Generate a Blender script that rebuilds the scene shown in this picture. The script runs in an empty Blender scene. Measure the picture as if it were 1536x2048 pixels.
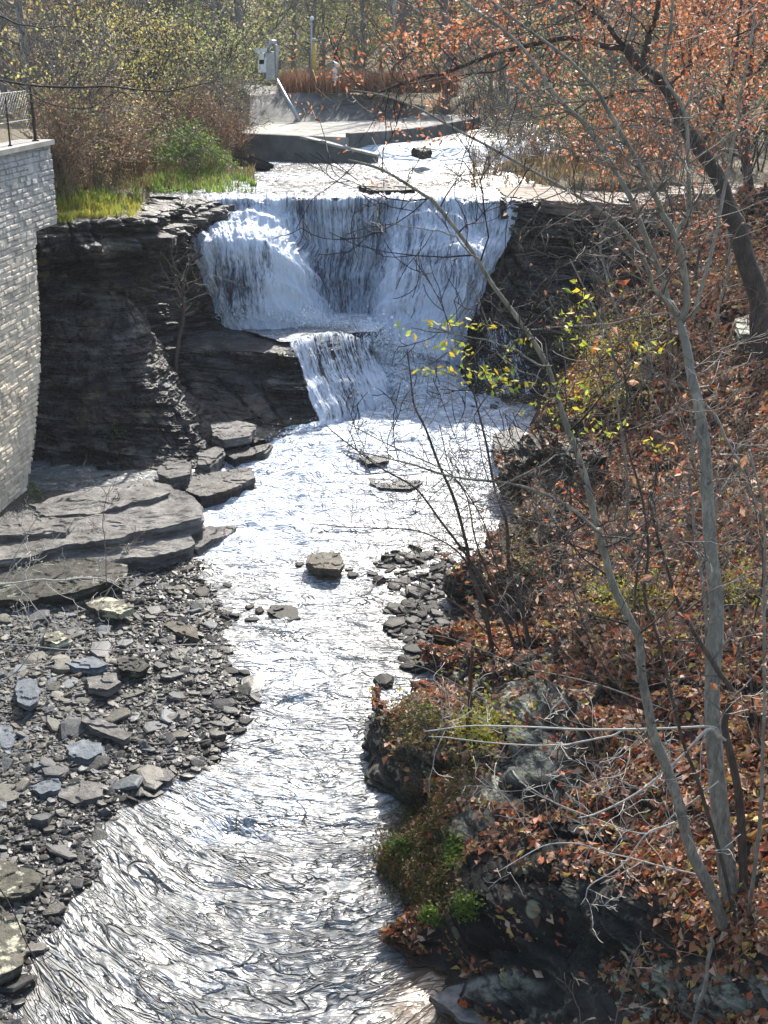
import bpy, math, random
import numpy as np
from mathutils import Vector
from mathutils.bvhtree import BVHTree
random.seed(7); RS=np.random.RandomState(7)
sc=bpy.context.scene; COL=sc.collection
R=math.radians
CAMZ=10.0; PITCH=R(21); F=2472.0
CP,SP=math.cos(PITCH),math.sin(PITCH)
def ray(px,py):
    dx=(px-768)/F; dy=(1024-py)/F
    return np.array([dx, CP+dy*SP, -SP+dy*CP])
def W(px,py,Y=None,Z=None):
    """world point seen in that direction at ground distance Y or height Z"""
    d=ray(px,py)
    t=(Y/d[1]) if Y is not None else (Z-CAMZ)/d[2]
    return np.array([0,0,CAMZ])+t*d
def proj(P):
    P=np.asarray(P,float); q=P-np.array([0,0,CAMZ])
    dep=q[...,1]*CP-q[...,2]*SP; up=q[...,1]*SP+q[...,2]*CP
    return 768+F*q[...,0]/dep, 1024-F*up/dep, dep
# ---------- noise
def _h(ix,iy,iz,s):
    n=(ix*73856093)^(iy*19349663)^(iz*83492791)^(s*2654435761)
    n=(n^(n>>13))*1274126177; n=n&0x7fffffff
    n=(n^(n>>16))*668265263; n=n&0x7fffffff
    return (n^(n>>15))/2147483647.0
def vn(x,y,z=0.0,s=0):
    x,y,z=np.broadcast_arrays(np.asarray(x,float),np.asarray(y,float),np.asarray(z,float))
    ix=np.floor(x).astype(np.int64);iy=np.floor(y).astype(np.int64);iz=np.floor(z).astype(np.int64)
    fx=x-ix;fy=y-iy;fz=z-iz
    fx=fx*fx*(3-2*fx);fy=fy*fy*(3-2*fy);fz=fz*fz*(3-2*fz)
    r=0
    for a in (0,1):
        for b in (0,1):
            for c in (0,1):
                w=(fx if a else 1-fx)*(fy if b else 1-fy)*(fz if c else 1-fz)
                r=r+w*_h(ix+a,iy+b,iz+c,s)
    return r*2-1
def fbm(x,y,z=0.0,o=4,s=0,g=.5):
    r=0;a=1;t=0
    for i in range(o):
        k=2.03**i
        r=r+a*vn(np.asarray(x)*k+i*7.1,np.asarray(y)*k-i*3.3,np.asarray(z)*k+i*1.7,s+i); t+=a; a*=g
    return r/t
def sstep(a,b,x):
    t=np.clip((x-a)/(b-a),0,1); return t*t*(3-2*t)
# ---------- objects
def tag(o,label=None,cat=None,group=None,kind=None):
    if label:o['label']=label
    if cat:o['category']=cat
    if group:o['group']=group
    if kind:o['kind']=kind
    return o
def link(name,me,mat,parent=None,loc=None):
    o=bpy.data.objects.new(name,me); COL.objects.link(o)
    if mat is not None: me.materials.append(mat)
    if parent is not None:o.parent=parent
    if loc is not None:o.location=loc
    return o
def empty(name,loc):
    o=bpy.data.objects.new(name,None); COL.objects.link(o); o.location=[float(v) for v in loc]; o.empty_display_size=.2
    return o
def mesh(name,V,faces,smooth=False,attr=None,uv=None):
    """faces: list of int arrays (M,k)"""
    me=bpy.data.meshes.new(name)
    V=np.asarray(V,np.float32).reshape(-1,3)
    fs=[np.asarray(f,np.int32) for f in faces if len(f)]
    nl=sum(f.size for f in fs); nf=sum(len(f) for f in fs)
    me.vertices.add(len(V)); me.vertices.foreach_set('co',V.ravel())
    me.loops.add(nl); lv=np.concatenate([f.ravel() for f in fs]); me.loops.foreach_set('vertex_index',lv)
    me.polygons.add(nf)
    ln=np.concatenate([np.full(len(f),f.shape[1],np.int32) for f in fs])
    st=np.concatenate([[0],np.cumsum(ln)[:-1]]).astype(np.int32)
    me.polygons.foreach_set('loop_start',st); me.polygons.foreach_set('loop_total',ln)
    me.polygons.foreach_set('use_smooth',np.full(nf,smooth))
    if attr:
        for k,v in attr.items():
            a=me.attributes.new(k,'FLOAT','POINT'); a.data.foreach_set('value',np.asarray(v,np.float32).ravel())
    if uv is not None:
        l=me.uv_layers.new(name='UVMap'); l.data.foreach_set('uv',np.asarray(uv,np.float32).reshape(-1,2)[lv].ravel())
    me.update(calc_edges=True); me.validate(); return me
def gridfaces(nv,nu):
    i=np.arange(nv*nu).reshape(nv,nu)
    return np.stack([i[:-1,:-1],i[:-1,1:],i[1:,1:],i[1:,:-1]],-1).reshape(-1,4)
def cr(P,n):
    """catmull-rom resample (k,...) -> (n,...) uniform in parameter"""
    P=np.asarray(P,float);k=len(P)
    if k==2:
        t=np.linspace(0,1,n).reshape((-1,)+(1,)*(P.ndim-1)); return P[0]*(1-t)+P[1]*t
    E=np.concatenate([[2*P[0]-P[1]],P,[2*P[-1]-P[-2]]])
    t=np.linspace(0,k-1,n); i=np.minimum(t.astype(int),k-2); f=(t-i).reshape((-1,)+(1,)*(P.ndim-1))
    a,b,c,d=E[i],E[i+1],E[i+2],E[i+3]
    return .5*((2*b)+(c-a)*f+(2*a-5*b+4*c-d)*f*f+(3*b-a-3*c+d)*f**3)
def loft(rows,nv,nu):
    Rr=[cr(np.array([W(p[0],p[1],**({'Y':p[2]} if not isinstance(p[2],str) else {'Z':float(p[2])})) for p in r]),nu) for r in rows]
    return cr(np.array(Rr),nv)
def normals(G):
    du=np.gradient(G,axis=1);dv=np.gradient(G,axis=0)
    n=np.cross(dv,du); n/=np.linalg.norm(n,axis=-1,keepdims=True)+1e-9
    return n
def strata(P,amp=.16,th=.13,s=0,cell=1.1,dip=.06):
    x,y,z=P[...,0],P[...,1],P[...,2]
    zz=z+dip*x+.10*fbm(x*.5,y*.5,0,3,s+20)
    out=0
    for t,a in ((th*2.6,.5),(th,.36),(th*.42,.2)):
        q=zz/t; q=q+.45*vn(q*0+x*.35,y*.35,q*.6,s+31)
        b=np.floor(q).astype(np.int64); f=q-b
        jx=np.floor(x/cell*(.13/t)**.5+.9*vn(x*1.5,y*1.5,b,s+5)+b*.37).astype(np.int64)
        jy=np.floor(y/cell*(.13/t)**.5+.9*vn(x*1.5+9,y*1.5,b,s+6)+b*.61).astype(np.int64)
        r=_h(b,b*0,b*0,s+1)*.75+_h(jx,jy,b,s+2)*.5
        edge=1-np.clip(np.minimum(f,1-f)/.12,0,1)
        out=out+a*(r*2-1.2-.9*edge*(.3+.7*(r>.35)))
    blk=fbm(x*2.1,y*2.1,z*1.6,4,s+12); jo=np.maximum(0,1-np.abs(vn(x*1.4+y*1.1,z*.35,0,s+13))*9)*sstep(-.3,.3,vn(x*.6,y*.6,z*.9,s+14))
    big=np.abs(fbm(x*.55,y*.55,z*.7,3,s+9))
    return amp*out*(.35+.9*sstep(-.35,.35,blk))+amp*1.1*blk+amp*1.5*big-amp*.9*jo
def orient(G):
    n=normals(G); c=G-np.array([0,0,CAMZ])
    if (n*c).sum()>0:n=-n
    return n
# ---------- materials
class NT:
    def __init__(s,name):
        s.m=bpy.data.materials.new(name); s.m.use_nodes=True; s.t=s.m.node_tree; s.N=s.t.nodes
        s.b=s.N['Principled BSDF']; s.out=s.N['Material Output']
    def n(s,ty,_sock=None,**kw):
        x=s.N.new('ShaderNode'+ty)
        for k,v in kw.items():
            if hasattr(x,k) and not k[0].isupper(): setattr(x,k,v)
        for k,v in (_sock or {}).items(): s.put(x.inputs[k],v)
        return x
    def put(s,inp,v):
        if isinstance(v,bpy.types.NodeSocket): s.t.links.new(v,inp)
        else:
            if isinstance(v,tuple) and len(v)==3 and inp.type=='RGBA': v=v+(1,)
            inp.default_value=v
    def co(s,sx=1,sy=1,sz=1,src='Object',rot=0):
        tc=s.N.new('ShaderNodeTexCoord'); m=s.n('Mapping',{'Vector':tc.outputs[src],'Scale':(sx,sy,sz)})
        m.inputs['Rotation'].default_value[2]=rot
        return m.outputs[0]
    def noise(s,co,sc,det=5,rough=.55,dist=0):
        x=s.n('TexNoise',{'Vector':co,'Scale':sc,'Detail':det,'Roughness':rough,'Distortion':dist}); return x.outputs[0]
    def ramp(s,f,stops,interp='LINEAR'):
        r=s.N.new('ShaderNodeValToRGB'); s.put(r.inputs[0],f); e=r.color_ramp.elements; r.color_ramp.interpolation=interp
        while len(e)<len(stops): e.new(.5)
        for i,(p,c) in enumerate(stops):
            e[i].position=p
        for i,(p,c) in enumerate(stops):
            e[i].color=(tuple(c)+(1,)) if isinstance(c,(tuple,list)) else (c,c,c,1)
        return r.outputs[0]
    def mix(s,f,a,b,bt='MIX'):
        x=s.N.new('ShaderNodeMix'); x.data_type='RGBA'; x.blend_type=bt
        s.put(x.inputs[0],f); s.put(x.inputs[6],a); s.put(x.inputs[7],b); return x.outputs[2]
    def math(s,op,a,b=0.0,c=0.0):
        x=s.N.new('ShaderNodeMath'); x.operation=op; s.put(x.inputs[0],a); s.put(x.inputs[1],b); s.put(x.inputs[2],c); return x.outputs[0]
    def bump(s,h,st,dist,prev=None):
        x=s.n('Bump',{'Height':h,'Strength':st,'Distance':dist})
        if prev is not None:s.put(x.inputs['Normal'],prev)
        return x.outputs[0]
    def attr(s,a):
        x=s.N.new('ShaderNodeAttribute'); x.attribute_name=a; return x.outputs['Fac']
    def set(s,**k):
        for a,v in k.items(): s.put(s.b.inputs[a.replace('_',' ')],v)
def rockmat(name,dark,mid,light,lich=.0,lcol=(.32,.34,.27),rough=.7,leafy=False,bs=1.0,zst=0):
    t=NT(name); c=t.co(); cz=t.co(1,1,4.5)
    n1=t.noise(cz,.9,8,.62); n2=t.noise(c,3.5,6,.6); n3=t.noise(cz,7,7,.7)
    col=t.ramp(n1,[(.3,dark),(.52,mid),(.72,light)])
    col=t.mix(t.ramp(n3,[(.35,0.0),(.65,1.0)]),t.mix(1.0,col,(.45,.45,.47),'MULTIPLY'),col)
    col=t.mix(t.ramp(n2,[(.55,0.0),(.75,.35)]),col,(.10,.085,.055))
    if lich:
        l1=t.noise(t.co(1,1,1.6),2.6,6,.7); m=t.ramp(l1,[(1-lich,0.0),(1-lich+.05,1.0)])
        col=t.mix(m,col,lcol)
    if zst:
        bl=t.noise(t.co(1,1,2.5),1.7,7,.7); col=t.mix(1.0,col,t.ramp(bl,[(.40,.35),(.60,1.8)]),'MULTIPLY')
        br_=t.ramp(t.noise(t.co(1,1,.7),.8,4,.6),[(.5,0.0),(.62,.6)]); col=t.mix(br_,col,t.mix(1.0,col,(1.5,1.15,.75),'MULTIPLY'))
    r=t.ramp(n2,[(.35,rough-.25),(.65,rough+.1)])
    b=t.bump(n3,.7*bs,.05); b=t.bump(t.noise(t.co(1,1,2.2),28,6,.65),.6*bs,.02,b)
    t.set(Base_Color=col,Roughness=r,Normal=b); t.b.inputs['Specular IOR Level'].default_value=.4 if zst else .2
    return t.m
def simplemat(name,col,rough=.6,metal=0,var=.35,sc=6,bump=.3,col2=None):
    t=NT(name); c=t.co(); n=t.noise(c,sc,6,.65)
    c2=col2 or tuple(v*(1-var) for v in col)
    t.set(Base_Color=t.ramp(n,[(.35,c2),(.65,col)]),Roughness=rough,Metallic=float(metal),Normal=t.bump(t.noise(c,sc*5,5,.6),bump,.01))
    return t.m
def leafmat(name,cols,trans=.35,rough=.55):
    t=NT(name); g=t.N.new('ShaderNodeNewGeometry'); k=len(cols)
    col=t.ramp(g.outputs['Random Per Island'],[(i/k,c) for i,c in enumerate(cols)],'CONSTANT')
    oi=t.noise(t.co(),1.3,3,.6); col=t.mix(t.ramp(oi,[(.3,0.0),(.7,.5)]),col,t.mix(1.0,col,(.55,.5,.45),'MULTIPLY'))
    t.set(Base_Color=col,Roughness=rough); t.b.inputs['Specular IOR Level'].default_value=.3
    tr=t.n('BsdfTranslucent',{'Color':col}); mx=t.N.new('ShaderNodeMixShader')
    mx.inputs[0].default_value=trans; t.t.links.new(t.b.outputs[0],mx.inputs[1]); t.t.links.new(tr.outputs[0],mx.inputs[2]); t.t.links.new(mx.outputs[0],t.out.inputs[0])
    return t.m
def barkmat(name,dark,light,zs=6,sc=14,patch=None):
    t=NT(name); c=t.co(zs,zs,1); n=t.noise(c,sc/2.5,8,.75); nb=t.noise(t.co(2,2,1.2),2.2,6,.7)
    col=t.mix(1.0,t.ramp(n,[(.36,dark),(.62,light)]),t.ramp(nb,[(.32,.45),(.62,1.15)]),'MULTIPLY')
    if patch:
        m=t.ramp(t.noise(t.co(1,1,.7),7,5,.6),[(.5,0.0),(.6,.8)]); col=t.mix(m,col,patch)
    t.set(Base_Color=col,Roughness=.85,Normal=t.bump(n,1.0,.03)); return t.m
MAT={}
MAT['cliff']=rockmat('dark shale',(.010,.010,.012),(.050,.048,.047),(.20,.18,.145),bs=1.6,rough=.5,zst=1)
MAT['ledge']=rockmat('grey shale',(.07,.068,.065),(.20,.19,.175),(.33,.31,.28),bs=1.3)
MAT['hillrock']=rockmat('mossy shale',(.012,.012,.011),(.035,.033,.026),(.085,.08,.062),lich=.42,lcol=(.20,.215,.155))
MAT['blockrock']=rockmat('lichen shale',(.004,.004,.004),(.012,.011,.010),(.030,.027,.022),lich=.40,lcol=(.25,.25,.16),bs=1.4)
MAT['paleblock']=rockmat('pale lichen rock',(.035,.033,.025),(.13,.12,.09),(.26,.24,.19),lich=.5,lcol=(.38,.38,.28))
def stonemat(name,c1,c2,rough=.65):
    t=NT(name); oi=t.N.new('ShaderNodeObjectInfo'); g=t.N.new('ShaderNodeNewGeometry')
    v=t.math('FRACT',t.math('ADD',oi.outputs['Random'],g.outputs['Random Per Island']))
    base=t.ramp(v,[(0,(.045,.045,.046)),(.2,c1),(.40,(.12,.115,.09)),(.58,(.20,.185,.15)),(.76,c2),(.88,(.09,.065,.045)),(.94,(.29,.28,.23))],'CONSTANT')
    n=t.noise(t.co(1,1,4),5,7,.65)
    col=t.mix(1.0,base,t.ramp(n,[(.3,.26),(.7,.92)]),'MULTIPLY')
    # wet and dark where the stone stands near the water line
    z=t.n('SeparateXYZ',{0:g.outputs['Position']}).outputs[2]
    wet=t.ramp(z,[(.0,1.0),(.12,0.0)])
    wet2=t.math('MULTIPLY',t.ramp(z,[(.07,1.0),(.20,0.0)]),.85)
    col=t.mix(wet2,col,t.mix(1.0,col,(.16,.15,.15),'MULTIPLY'))
    t.set(Base_Color=col,Roughness=t.math('SUBTRACT',rough,t.math('MULTIPLY',wet2,.25)),Normal=t.bump(n,.5,.02,t.bump(t.noise(t.co(),40,4,.6),.4,.006)))
    t.b.inputs['Specular IOR Level'].default_value=.35
    return t.m
MAT['stone']=stonemat('bank stone',(.10,.105,.11),(.16,.18,.20))
MAT['wetstone']=simplemat('wet dark stone',(.015,.0125,.010),.6,0,.7,5,.6); MAT['wetstone'].node_tree.nodes['Principled BSDF'].inputs['Specular IOR Level'].default_value=.2
# soil / litter base
t=NT('leafy soil'); c=t.co(); n=t.noise(c,2.2,8,.7); n2=t.noise(c,22,6,.7)
soil=t.ramp(n,[(.3,(.014,.011,.008)),(.5,(.045,.028,.016)),(.7,(.085,.045,.024))])
soil=t.mix(t.ramp(n2,[(.45,0.0),(.62,1.0)]),soil,(.13,.055,.028))
g=t.N.new('ShaderNodeNewGeometry'); nz=t.n('SeparateXYZ',{0:g.outputs['True Normal']}).outputs[2]
cz=t.co(1,1,5); rn=t.noise(cz,2.4,7,.65)
rk=t.ramp(rn,[(.3,(.010,.010,.010)),(.55,(.035,.034,.029)),(.72,(.10,.10,.08))])
lm=t.ramp(t.noise(c,2.6,6,.7),[(.6,0.0),(.66,.8)]); rk=t.mix(lm,rk,(.17,.18,.13))
mk=t.math('MAXIMUM',t.ramp(nz,[(.40,1.0),(.62,0.0)]),t.attr('bare'))
pl=t.attr('pale'); rk=t.mix(t.math('MULTIPLY',pl,t.ramp(t.noise(t.co(1,1,2),3.2,7,.7),[(.42,0.0),(.56,1.0)])),rk,(.30,.31,.25))
sp=t.n('TexVoronoi',{'Vector':t.co(1,1,1),'Scale':2.3}); rk=t.mix(t.math('MULTIPLY',t.math('MULTIPLY',t.ramp(sp.outputs['Distance'],[(.20,1.0),(.25,0.0)]),t.ramp(t.n('SeparateXYZ',{0:sp.outputs['Color']}).outputs[0],[(.55,0.0),(.56,1.0)])),t.attr('bare')),rk,(.30,.30,.20))
t.set(Base_Color=t.mix(mk,soil,rk),Roughness=.85,Normal=t.bump(t.noise(cz,9,7,.7),.8,.06,t.bump(n2,.8,.03)))
t.b.inputs['Specular IOR Level'].default_value=.25
MAT['hill']=t.m
# gravel
t=NT('wet gravel'); c=t.co(); v=t.n('TexVoronoi',{'Vector':t.co(1,1.6,1),'Scale':17.0}); n=t.noise(c,1.6,6,.6)
col=t.mix(1.0,t.ramp(v.outputs['Color'],[(.2,(.012,.012,.013)),(.55,(.04,.038,.036)),(.9,(.10,.095,.085))]),t.ramp(n,[(.3,.4),(.7,1.3)]),'MULTIPLY')
t.set(Base_Color=col,Roughness=.6,Normal=t.bump(t.ramp(v.outputs['Distance'],[(0.0,1.0),(.7,0.0)]),.9,.03)); MAT['gravel']=t.m
# ground uplands
t=NT('autumn ground'); c=t.co(); n=t.noise(c,.35,8,.7); n2=t.noise(c,5,6,.7)
col=t.ramp(n,[(.3,(.05,.06,.02)),(.5,(.11,.085,.045)),(.7,(.15,.10,.055))])
col=t.mix(t.ramp(n2,[(.4,0.0),(.6,.6)]),col,(.19,.14,.07)); t.set(Base_Color=col,Roughness=.9,Normal=t.bump(n2,1,.15)); MAT['ground']=t.m
# river water
def watermat(name,b1=.02,coat=1.0,tint=(.10,.107,.105),uvstretch=1.0,rough=.31):
    t=NT(name); fo=t.attr('foam')
    sh=t.attr('shallow')
    c=t.n('Mapping',{'Vector':t.N.new('ShaderNodeTexCoord').outputs['UV'],'Scale':(1.0,2.3,1.0)}).outputs[0]
    def crease(sc,wd,dist,det=3):
        q=t.noise(c,sc,det,.55,dist); a=t.math('ABSOLUTE',t.math('SUBTRACT',q,.5)); return t.ramp(a,[(0.0,0.0),(wd,.85),(.3,1.0)])
    n1=t.noise(c,1.6,3,.5,.9); c1=crease(.95,.035,1.7,2); c2=crease(2.3,.04,1.5,2); n2=t.noise(c,22,4,.6,.5)
    amt=t.math('SUBTRACT',1.0,t.math('MULTIPLY',sh,.85))
    hh=t.math('ADD',t.math('MULTIPLY',t.math('MULTIPLY',c1,.15),t.ramp(t.noise(c,.55,3,.5),[(.35,.35),(.65,1.0)])),t.math('MULTIPLY',t.math('MULTIPLY',c2,.060),t.ramp(t.noise(c,.8,3,.5),[(.40,.15),(.62,1.0)]))); hh=t.math('ADD',hh,t.math('MULTIPLY',n1,.15)); hh=t.math('ADD',hh,t.math('MULTIPLY',n2,.0025))
    b=t.bump(t.math('MULTIPLY',hh,amt),1.0,1.0)
    br=t.noise(t.co(1,1,1),11,7,.72,.5)
    br2=t.noise(c,38,4,.7,.6)
    m=t.math('MULTIPLY',t.ramp(t.math('ADD',t.math('MULTIPLY',br,.6),t.math('MULTIPLY',br2,.4)),[(.40,0.0),(.55,1.0)]),1.0)
    k=t.math('ADD',fo,t.math('MULTIPLY',t.math('SUBTRACT',m,.55),.8))
    k=t.ramp(k,[(.34,0.0),(.60,1.0)])
    t.set(Base_Color=t.mix(sh,tint,(.13,.075,.03)),Roughness=rough,IOR=1.33,Normal=b); t.b.inputs['Specular IOR Level'].default_value=1.0
    t.b.inputs['Coat Weight'].default_value=coat; t.b.inputs['Coat Roughness'].default_value=.5; t.b.inputs['Coat IOR'].default_value=1.68; t.put(t.b.inputs['Coat Normal'],b)
    f=t.n('BsdfPrincipled',{'Base Color':(.52,.58,.66,1),'Roughness':.6,'Normal':b})
    mx=t.N.new('ShaderNodeMixShader'); t.put(mx.inputs[0],k)
    t.t.links.new(t.b.outputs[0],mx.inputs[1]); t.t.links.new(f.outputs[0],mx.inputs[2]); t.t.links.new(mx.outputs[0],t.out.inputs[0])
    return t.m
MAT['river']=watermat('river water')
MAT['streamwater']=watermat('stream water',coat=.12,tint=(.06,.062,.06),rough=.26)
MAT['foam']=simplemat('spray drops',(.72,.78,.84),.5,0,.1,5,.1)
# falling water: uv in metres (u across, v down the fall)
def fallmat(name,clear,lo=.36,hi=.56):
    t=NT(name); fo=t.attr('foam')
    c=t.co(1,1,1,'UV'); cs=t.n('Mapping',{'Vector':c,'Scale':(9.0,.9,1.0)}).outputs[0]; cf=t.n('Mapping',{'Vector':c,'Scale':(26.0,5.5,1.0)}).outputs[0]
    cm=t.n('Mapping',{'Vector':c,'Scale':(3.0,.35,1.0)}).outputs[0]
    n1=t.noise(cs,1.0,5,.6,.35); n2=t.noise(cf,1.0,5,.65,.4); n3=t.noise(cm,1.0,4,.6,.2)
    s=t.math('ADD',t.math('ADD',t.math('MULTIPLY',n1,.42),t.math('MULTIPLY',n2,.36)),t.math('MULTIPLY',n3,.22))
    s=t.math('ADD',s,t.math('MULTIPLY',t.math('SUBTRACT',fo,.5),.3))
    k=t.ramp(s,[(lo,0.0),(hi,1.0)])
    b=t.bump(n1,.8,.12); b=t.bump(n2,.9,.05,b)
    t.set(Base_Color=(.70,.78,.90,1),Roughness=.45,Normal=b)
    t.b.inputs['Specular IOR Level'].default_value=.5
    tl=t.n('BsdfTranslucent',{'Color':(.75,.85,.98,1)}); m1=t.N.new('ShaderNodeMixShader'); m1.inputs[0].default_value=.3
    t.t.links.new(t.b.outputs[0],m1.inputs[1]); t.t.links.new(tl.outputs[0],m1.inputs[2])
    if clear: g=t.n('BsdfTransparent',{'Color':(.8,.85,.9,1)}).outputs[0]
    else: g=t.n('BsdfPrincipled',{'Base Color':(.05,.065,.10,1),'Roughness':.25,'Normal':b}).outputs[0]
    mx=t.N.new('ShaderNodeMixShader'); t.put(mx.inputs[0],k)
    t.t.links.new(g,mx.inputs[1]); t.t.links.new(m1.outputs[0],mx.inputs[2]); t.t.links.new(mx.outputs[0],t.out.inputs[0])
    return t.m
MAT['fall']=fallmat('falling water',False,.40,.545)
MAT['veil']=fallmat('thin falling water',True,.45,.56)
MAT['trickle']=fallmat('trickling water',True,.57,.66)
# ================= camera, light
cam=bpy.data.cameras.new('camera'); co=bpy.data.objects.new('camera',cam); COL.objects.link(co)
co.location=(0,0,CAMZ); co.rotation_euler=(R(90)-PITCH,0,0)
cam.sensor_fit='VERTICAL'; cam.sensor_height=24; cam.lens=12/math.tan(math.atan(1024/F)); cam.clip_end=2000; cam.clip_start=.05
sc.camera=co
EL=R(38); AZ=R(12)   # azimuth to the right of the view direction (+Y)
w=bpy.data.worlds.new("World"); sc.world=w; w.use_nodes=True
sky=w.node_tree.nodes.new('ShaderNodeTexSky'); sky.sky_type='NISHITA'; sky.sun_disc=False
sky.sun_elevation=EL; sky.sun_rotation=AZ; sky.air_density=1.3; sky.dust_density=2.5; sky.altitude=200
w.node_tree.links.new(sky.outputs[0],w.node_tree.nodes['Background'].inputs[0]); w.node_tree.nodes['Background'].inputs[1].default_value=.15
sl=bpy.data.lights.new('sun','SUN'); sl.energy=4.6; sl.angle=R(.6); sl.color=(1,.95,.87); so=bpy.data.objects.new('sun',sl); COL.objects.link(so)
sd=Vector((math.sin(AZ)*math.cos(EL),math.cos(AZ)*math.cos(EL),math.sin(EL)))
so.rotation_euler=sd.to_track_quat('Z','Y').to_euler(); so.location=(20,60,50)
sc.view_settings.view_transform='Standard'; sc.view_settings.look='None'; sc.view_settings.exposure=1.15; sc.view_settings.gamma=1
sc.cycles.use_denoising=True; sc.cycles.max_bounces=6; sc.cycles.transparent_max_bounces=12; sc.cycles.sample_clamp_indirect=6
# ================= terrain
HITS=[]
def surf(name,G,mat,smooth=False,solid=True,attr=None,uv=None,kind='structure'):
    nv,nu=G.shape[:2]; f=gridfaces(nv,nu)
    n=normals(G)
    if (n*(G-np.array([0,0,CAMZ]))).sum()<0: pass
    # make the faces look towards the camera side
    a,b,c=G.reshape(-1,3)[f[:,0]],G.reshape(-1,3)[f[:,1]],G.reshape(-1,3)[f[:,2]]
    nn=np.cross(b-a,c-a)
    if (nn*(a-np.array([0,0,CAMZ]))).sum()>0: f=f[:,::-1]
    me=mesh(name,G,[f],smooth,attr,uv); o=link(name,me,mat)
    if kind: o['kind']=kind
    if solid: HITS.append((G.reshape(-1,3),f))
    return o
def xl_stream(Y): return np.interp(Y,[37,46.3,49.4,60],[-8.0,-5.3,-5.6,-5.6])
def ground_z(x,y):
    n=fbm(x*.15,y*.15,0,4,77)
    up=5.75+.25*n+1.1*sstep(50,66,y)+22*sstep(95,240,y)+7*sstep(14,60,np.abs(x))*sstep(20,60,y)
    up=up+.9*sstep(8,4,np.abs(x-13))*sstep(42,55,y)*0
    # wall fill plateau on the near-left side
    up=np.where((x<-8.2+0*y),np.maximum(up,7.25*sstep(60,40,y)+up*(1-sstep(60,40,y))),up)
    xr=np.interp(y,[0,8,20,37],[4.0,4.6,8.5,15.2])
    left=np.interp(y,[0,30.7,31.9,33.3,37,38.5],[-11.8,-9.6,-8.9,-7.8,-7.3,-7.0])
    ing=sstep(0,.5,x-left)*sstep(39.4,39.0,y)
    right=sstep(xr-.6,xr+2.5,x)
    g=-.9*(1-right)+ (up)*right
    z=np.where(ing>0,g*ing+up*(1-ing),up)
    # upper stream bed
    xr2=np.interp(y,[37,40,47,50],[10.5,5.2,3.7,4.2])
    st=sstep(-.3,.5,x-xl_stream(y))*sstep(.9,-.1,x-xr2)*sstep(39.0,39.3,y)*sstep(50.5,49.5,y)
    z=z*(1-st)+5.1*st
    pl=sstep(-6.0,-5.0,x)*sstep(8,7,x)*sstep(48.6,49.2,y)*sstep(74,70,y)
    z=z*(1-pl)+np.minimum(z,5.6)*pl
    return z
ys=np.concatenate([np.arange(-30,30,1.5),np.arange(30,70,.4),70+np.cumsum(np.linspace(.5,14,60))]); xs=np.concatenate([-(20+np.cumsum(np.linspace(.5,16,40)))[::-1],np.arange(-20,20.1,.4),20+np.cumsum(np.linspace(.5,16,40))])
X,Yg=np.meshgrid(xs,ys); G=np.stack([X,Yg,ground_z(X,Yg)],-1)
surf('ground',G,MAT['ground'],True)
GZ=lambda x,y: float(ground_z(np.array([x]),np.array([y]))[0])

# right hillside ------------------------------------------------------
HILL=[
 [(1235,409,37.6),(1290,409,37.2),(1400,412,36.5),(1560,408,36),(1760,405,35)],
 [(1240,440,36.6),(1300,425,36.0),(1420,425,35),(1570,425,34),(1760,425,33)],
 [(1225,520,35.3),(1290,510,34),(1380,500,32.5),(1536,500,31),(1760,500,30)],
 [(1160,680,33.8),(1230,660,31.5),(1330,640,29.5),(1536,620,26.5),(1780,600,25)],
 [(1085,800,31.6),(1150,800,29.5),(1280,800,26.5),(1400,790,24),(1560,780,22),(1800,760,20.5)],
 [(1035,910,'-.15'),(1090,890,28.6),(1180,900,26.7),(1280,920,23.5),(1400,920,21.5),(1560,920,19.5),(1800,900,18)],
 [(1005,1070,'-.15'),(1060,1060,23.8),(1200,1060,21),(1350,1060,18.7),(1536,1060,16.8),(1820,1040,15.5)],
 [(925,1185,'-.15'),(1000,1180,21.1),(1130,1200,18.5),(1300,1200,16.3),(1536,1200,14.5),(1820,1180,13.2)],
 [(905,1300,'-.15'),(960,1310,18.6),(1100,1310,16.5),(1280,1310,14.6),(1536,1320,12.9),(1820,1300,11.8)],
 [(850,1400,'-.15'),(900,1390,17.1),(1030,1430,15.3),(1250,1440,13.3),(1536,1460,11.4),(1820,1440,10.6)],
 [(765,1500,'-.15'),(770,1440,16.0),(860,1470,15.1),(1000,1540,13.6),(1250,1560,12),(1536,1560,10.6),(1820,1540,9.9)],
 [(835,1620,'-.15'),(880,1600,14.2),(1020,1640,12.9),(1250,1660,11.3),(1536,1680,9.8),(1820,1660,9.2)],
 [(765,1760,'-.15'),(800,1700,13.2),(880,1690,12.8),(1010,1730,11.8),(1250,1760,10.4),(1536,1800,9),(1820,1780,8.5)],
 [(800,1880,'-.15'),(830,1840,12.0),(920,1820,11.6),(1010,1800,11.2),(1270,1815,9.95),(1536,1900,8.5),(1820,1880,8)],
 [(880,1960,'-.15'),(930,1930,11.1),(1000,1925,10.9),(1100,1940,10.6),(1290,1960,9.5),(1536,2010,8.2),(1820,2000,7.6)],
 [(900,2090,'-.15'),(960,2080,10.2),(1040,2080,9.9),(1140,2080,9.6),(1300,2090,8.8),(1536,2150,7.6),(1820,2150,7)],
 [(900,2500,'-.3'),(960,2480,8.2),(1040,2480,8),(1140,2480,7.6),(1300,2480,7),(1536,2480,6),(1820,2480,5.5)],
]
G=loft(HILL,620,420); n=orient(G)
x,y,z=G[...,0],G[...,1],G[...,2]
ter=strata(G,.30,.16,3,1.0)
edge=sstep(0,.05,np.linspace(0,1,420))[None,:]
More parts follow.
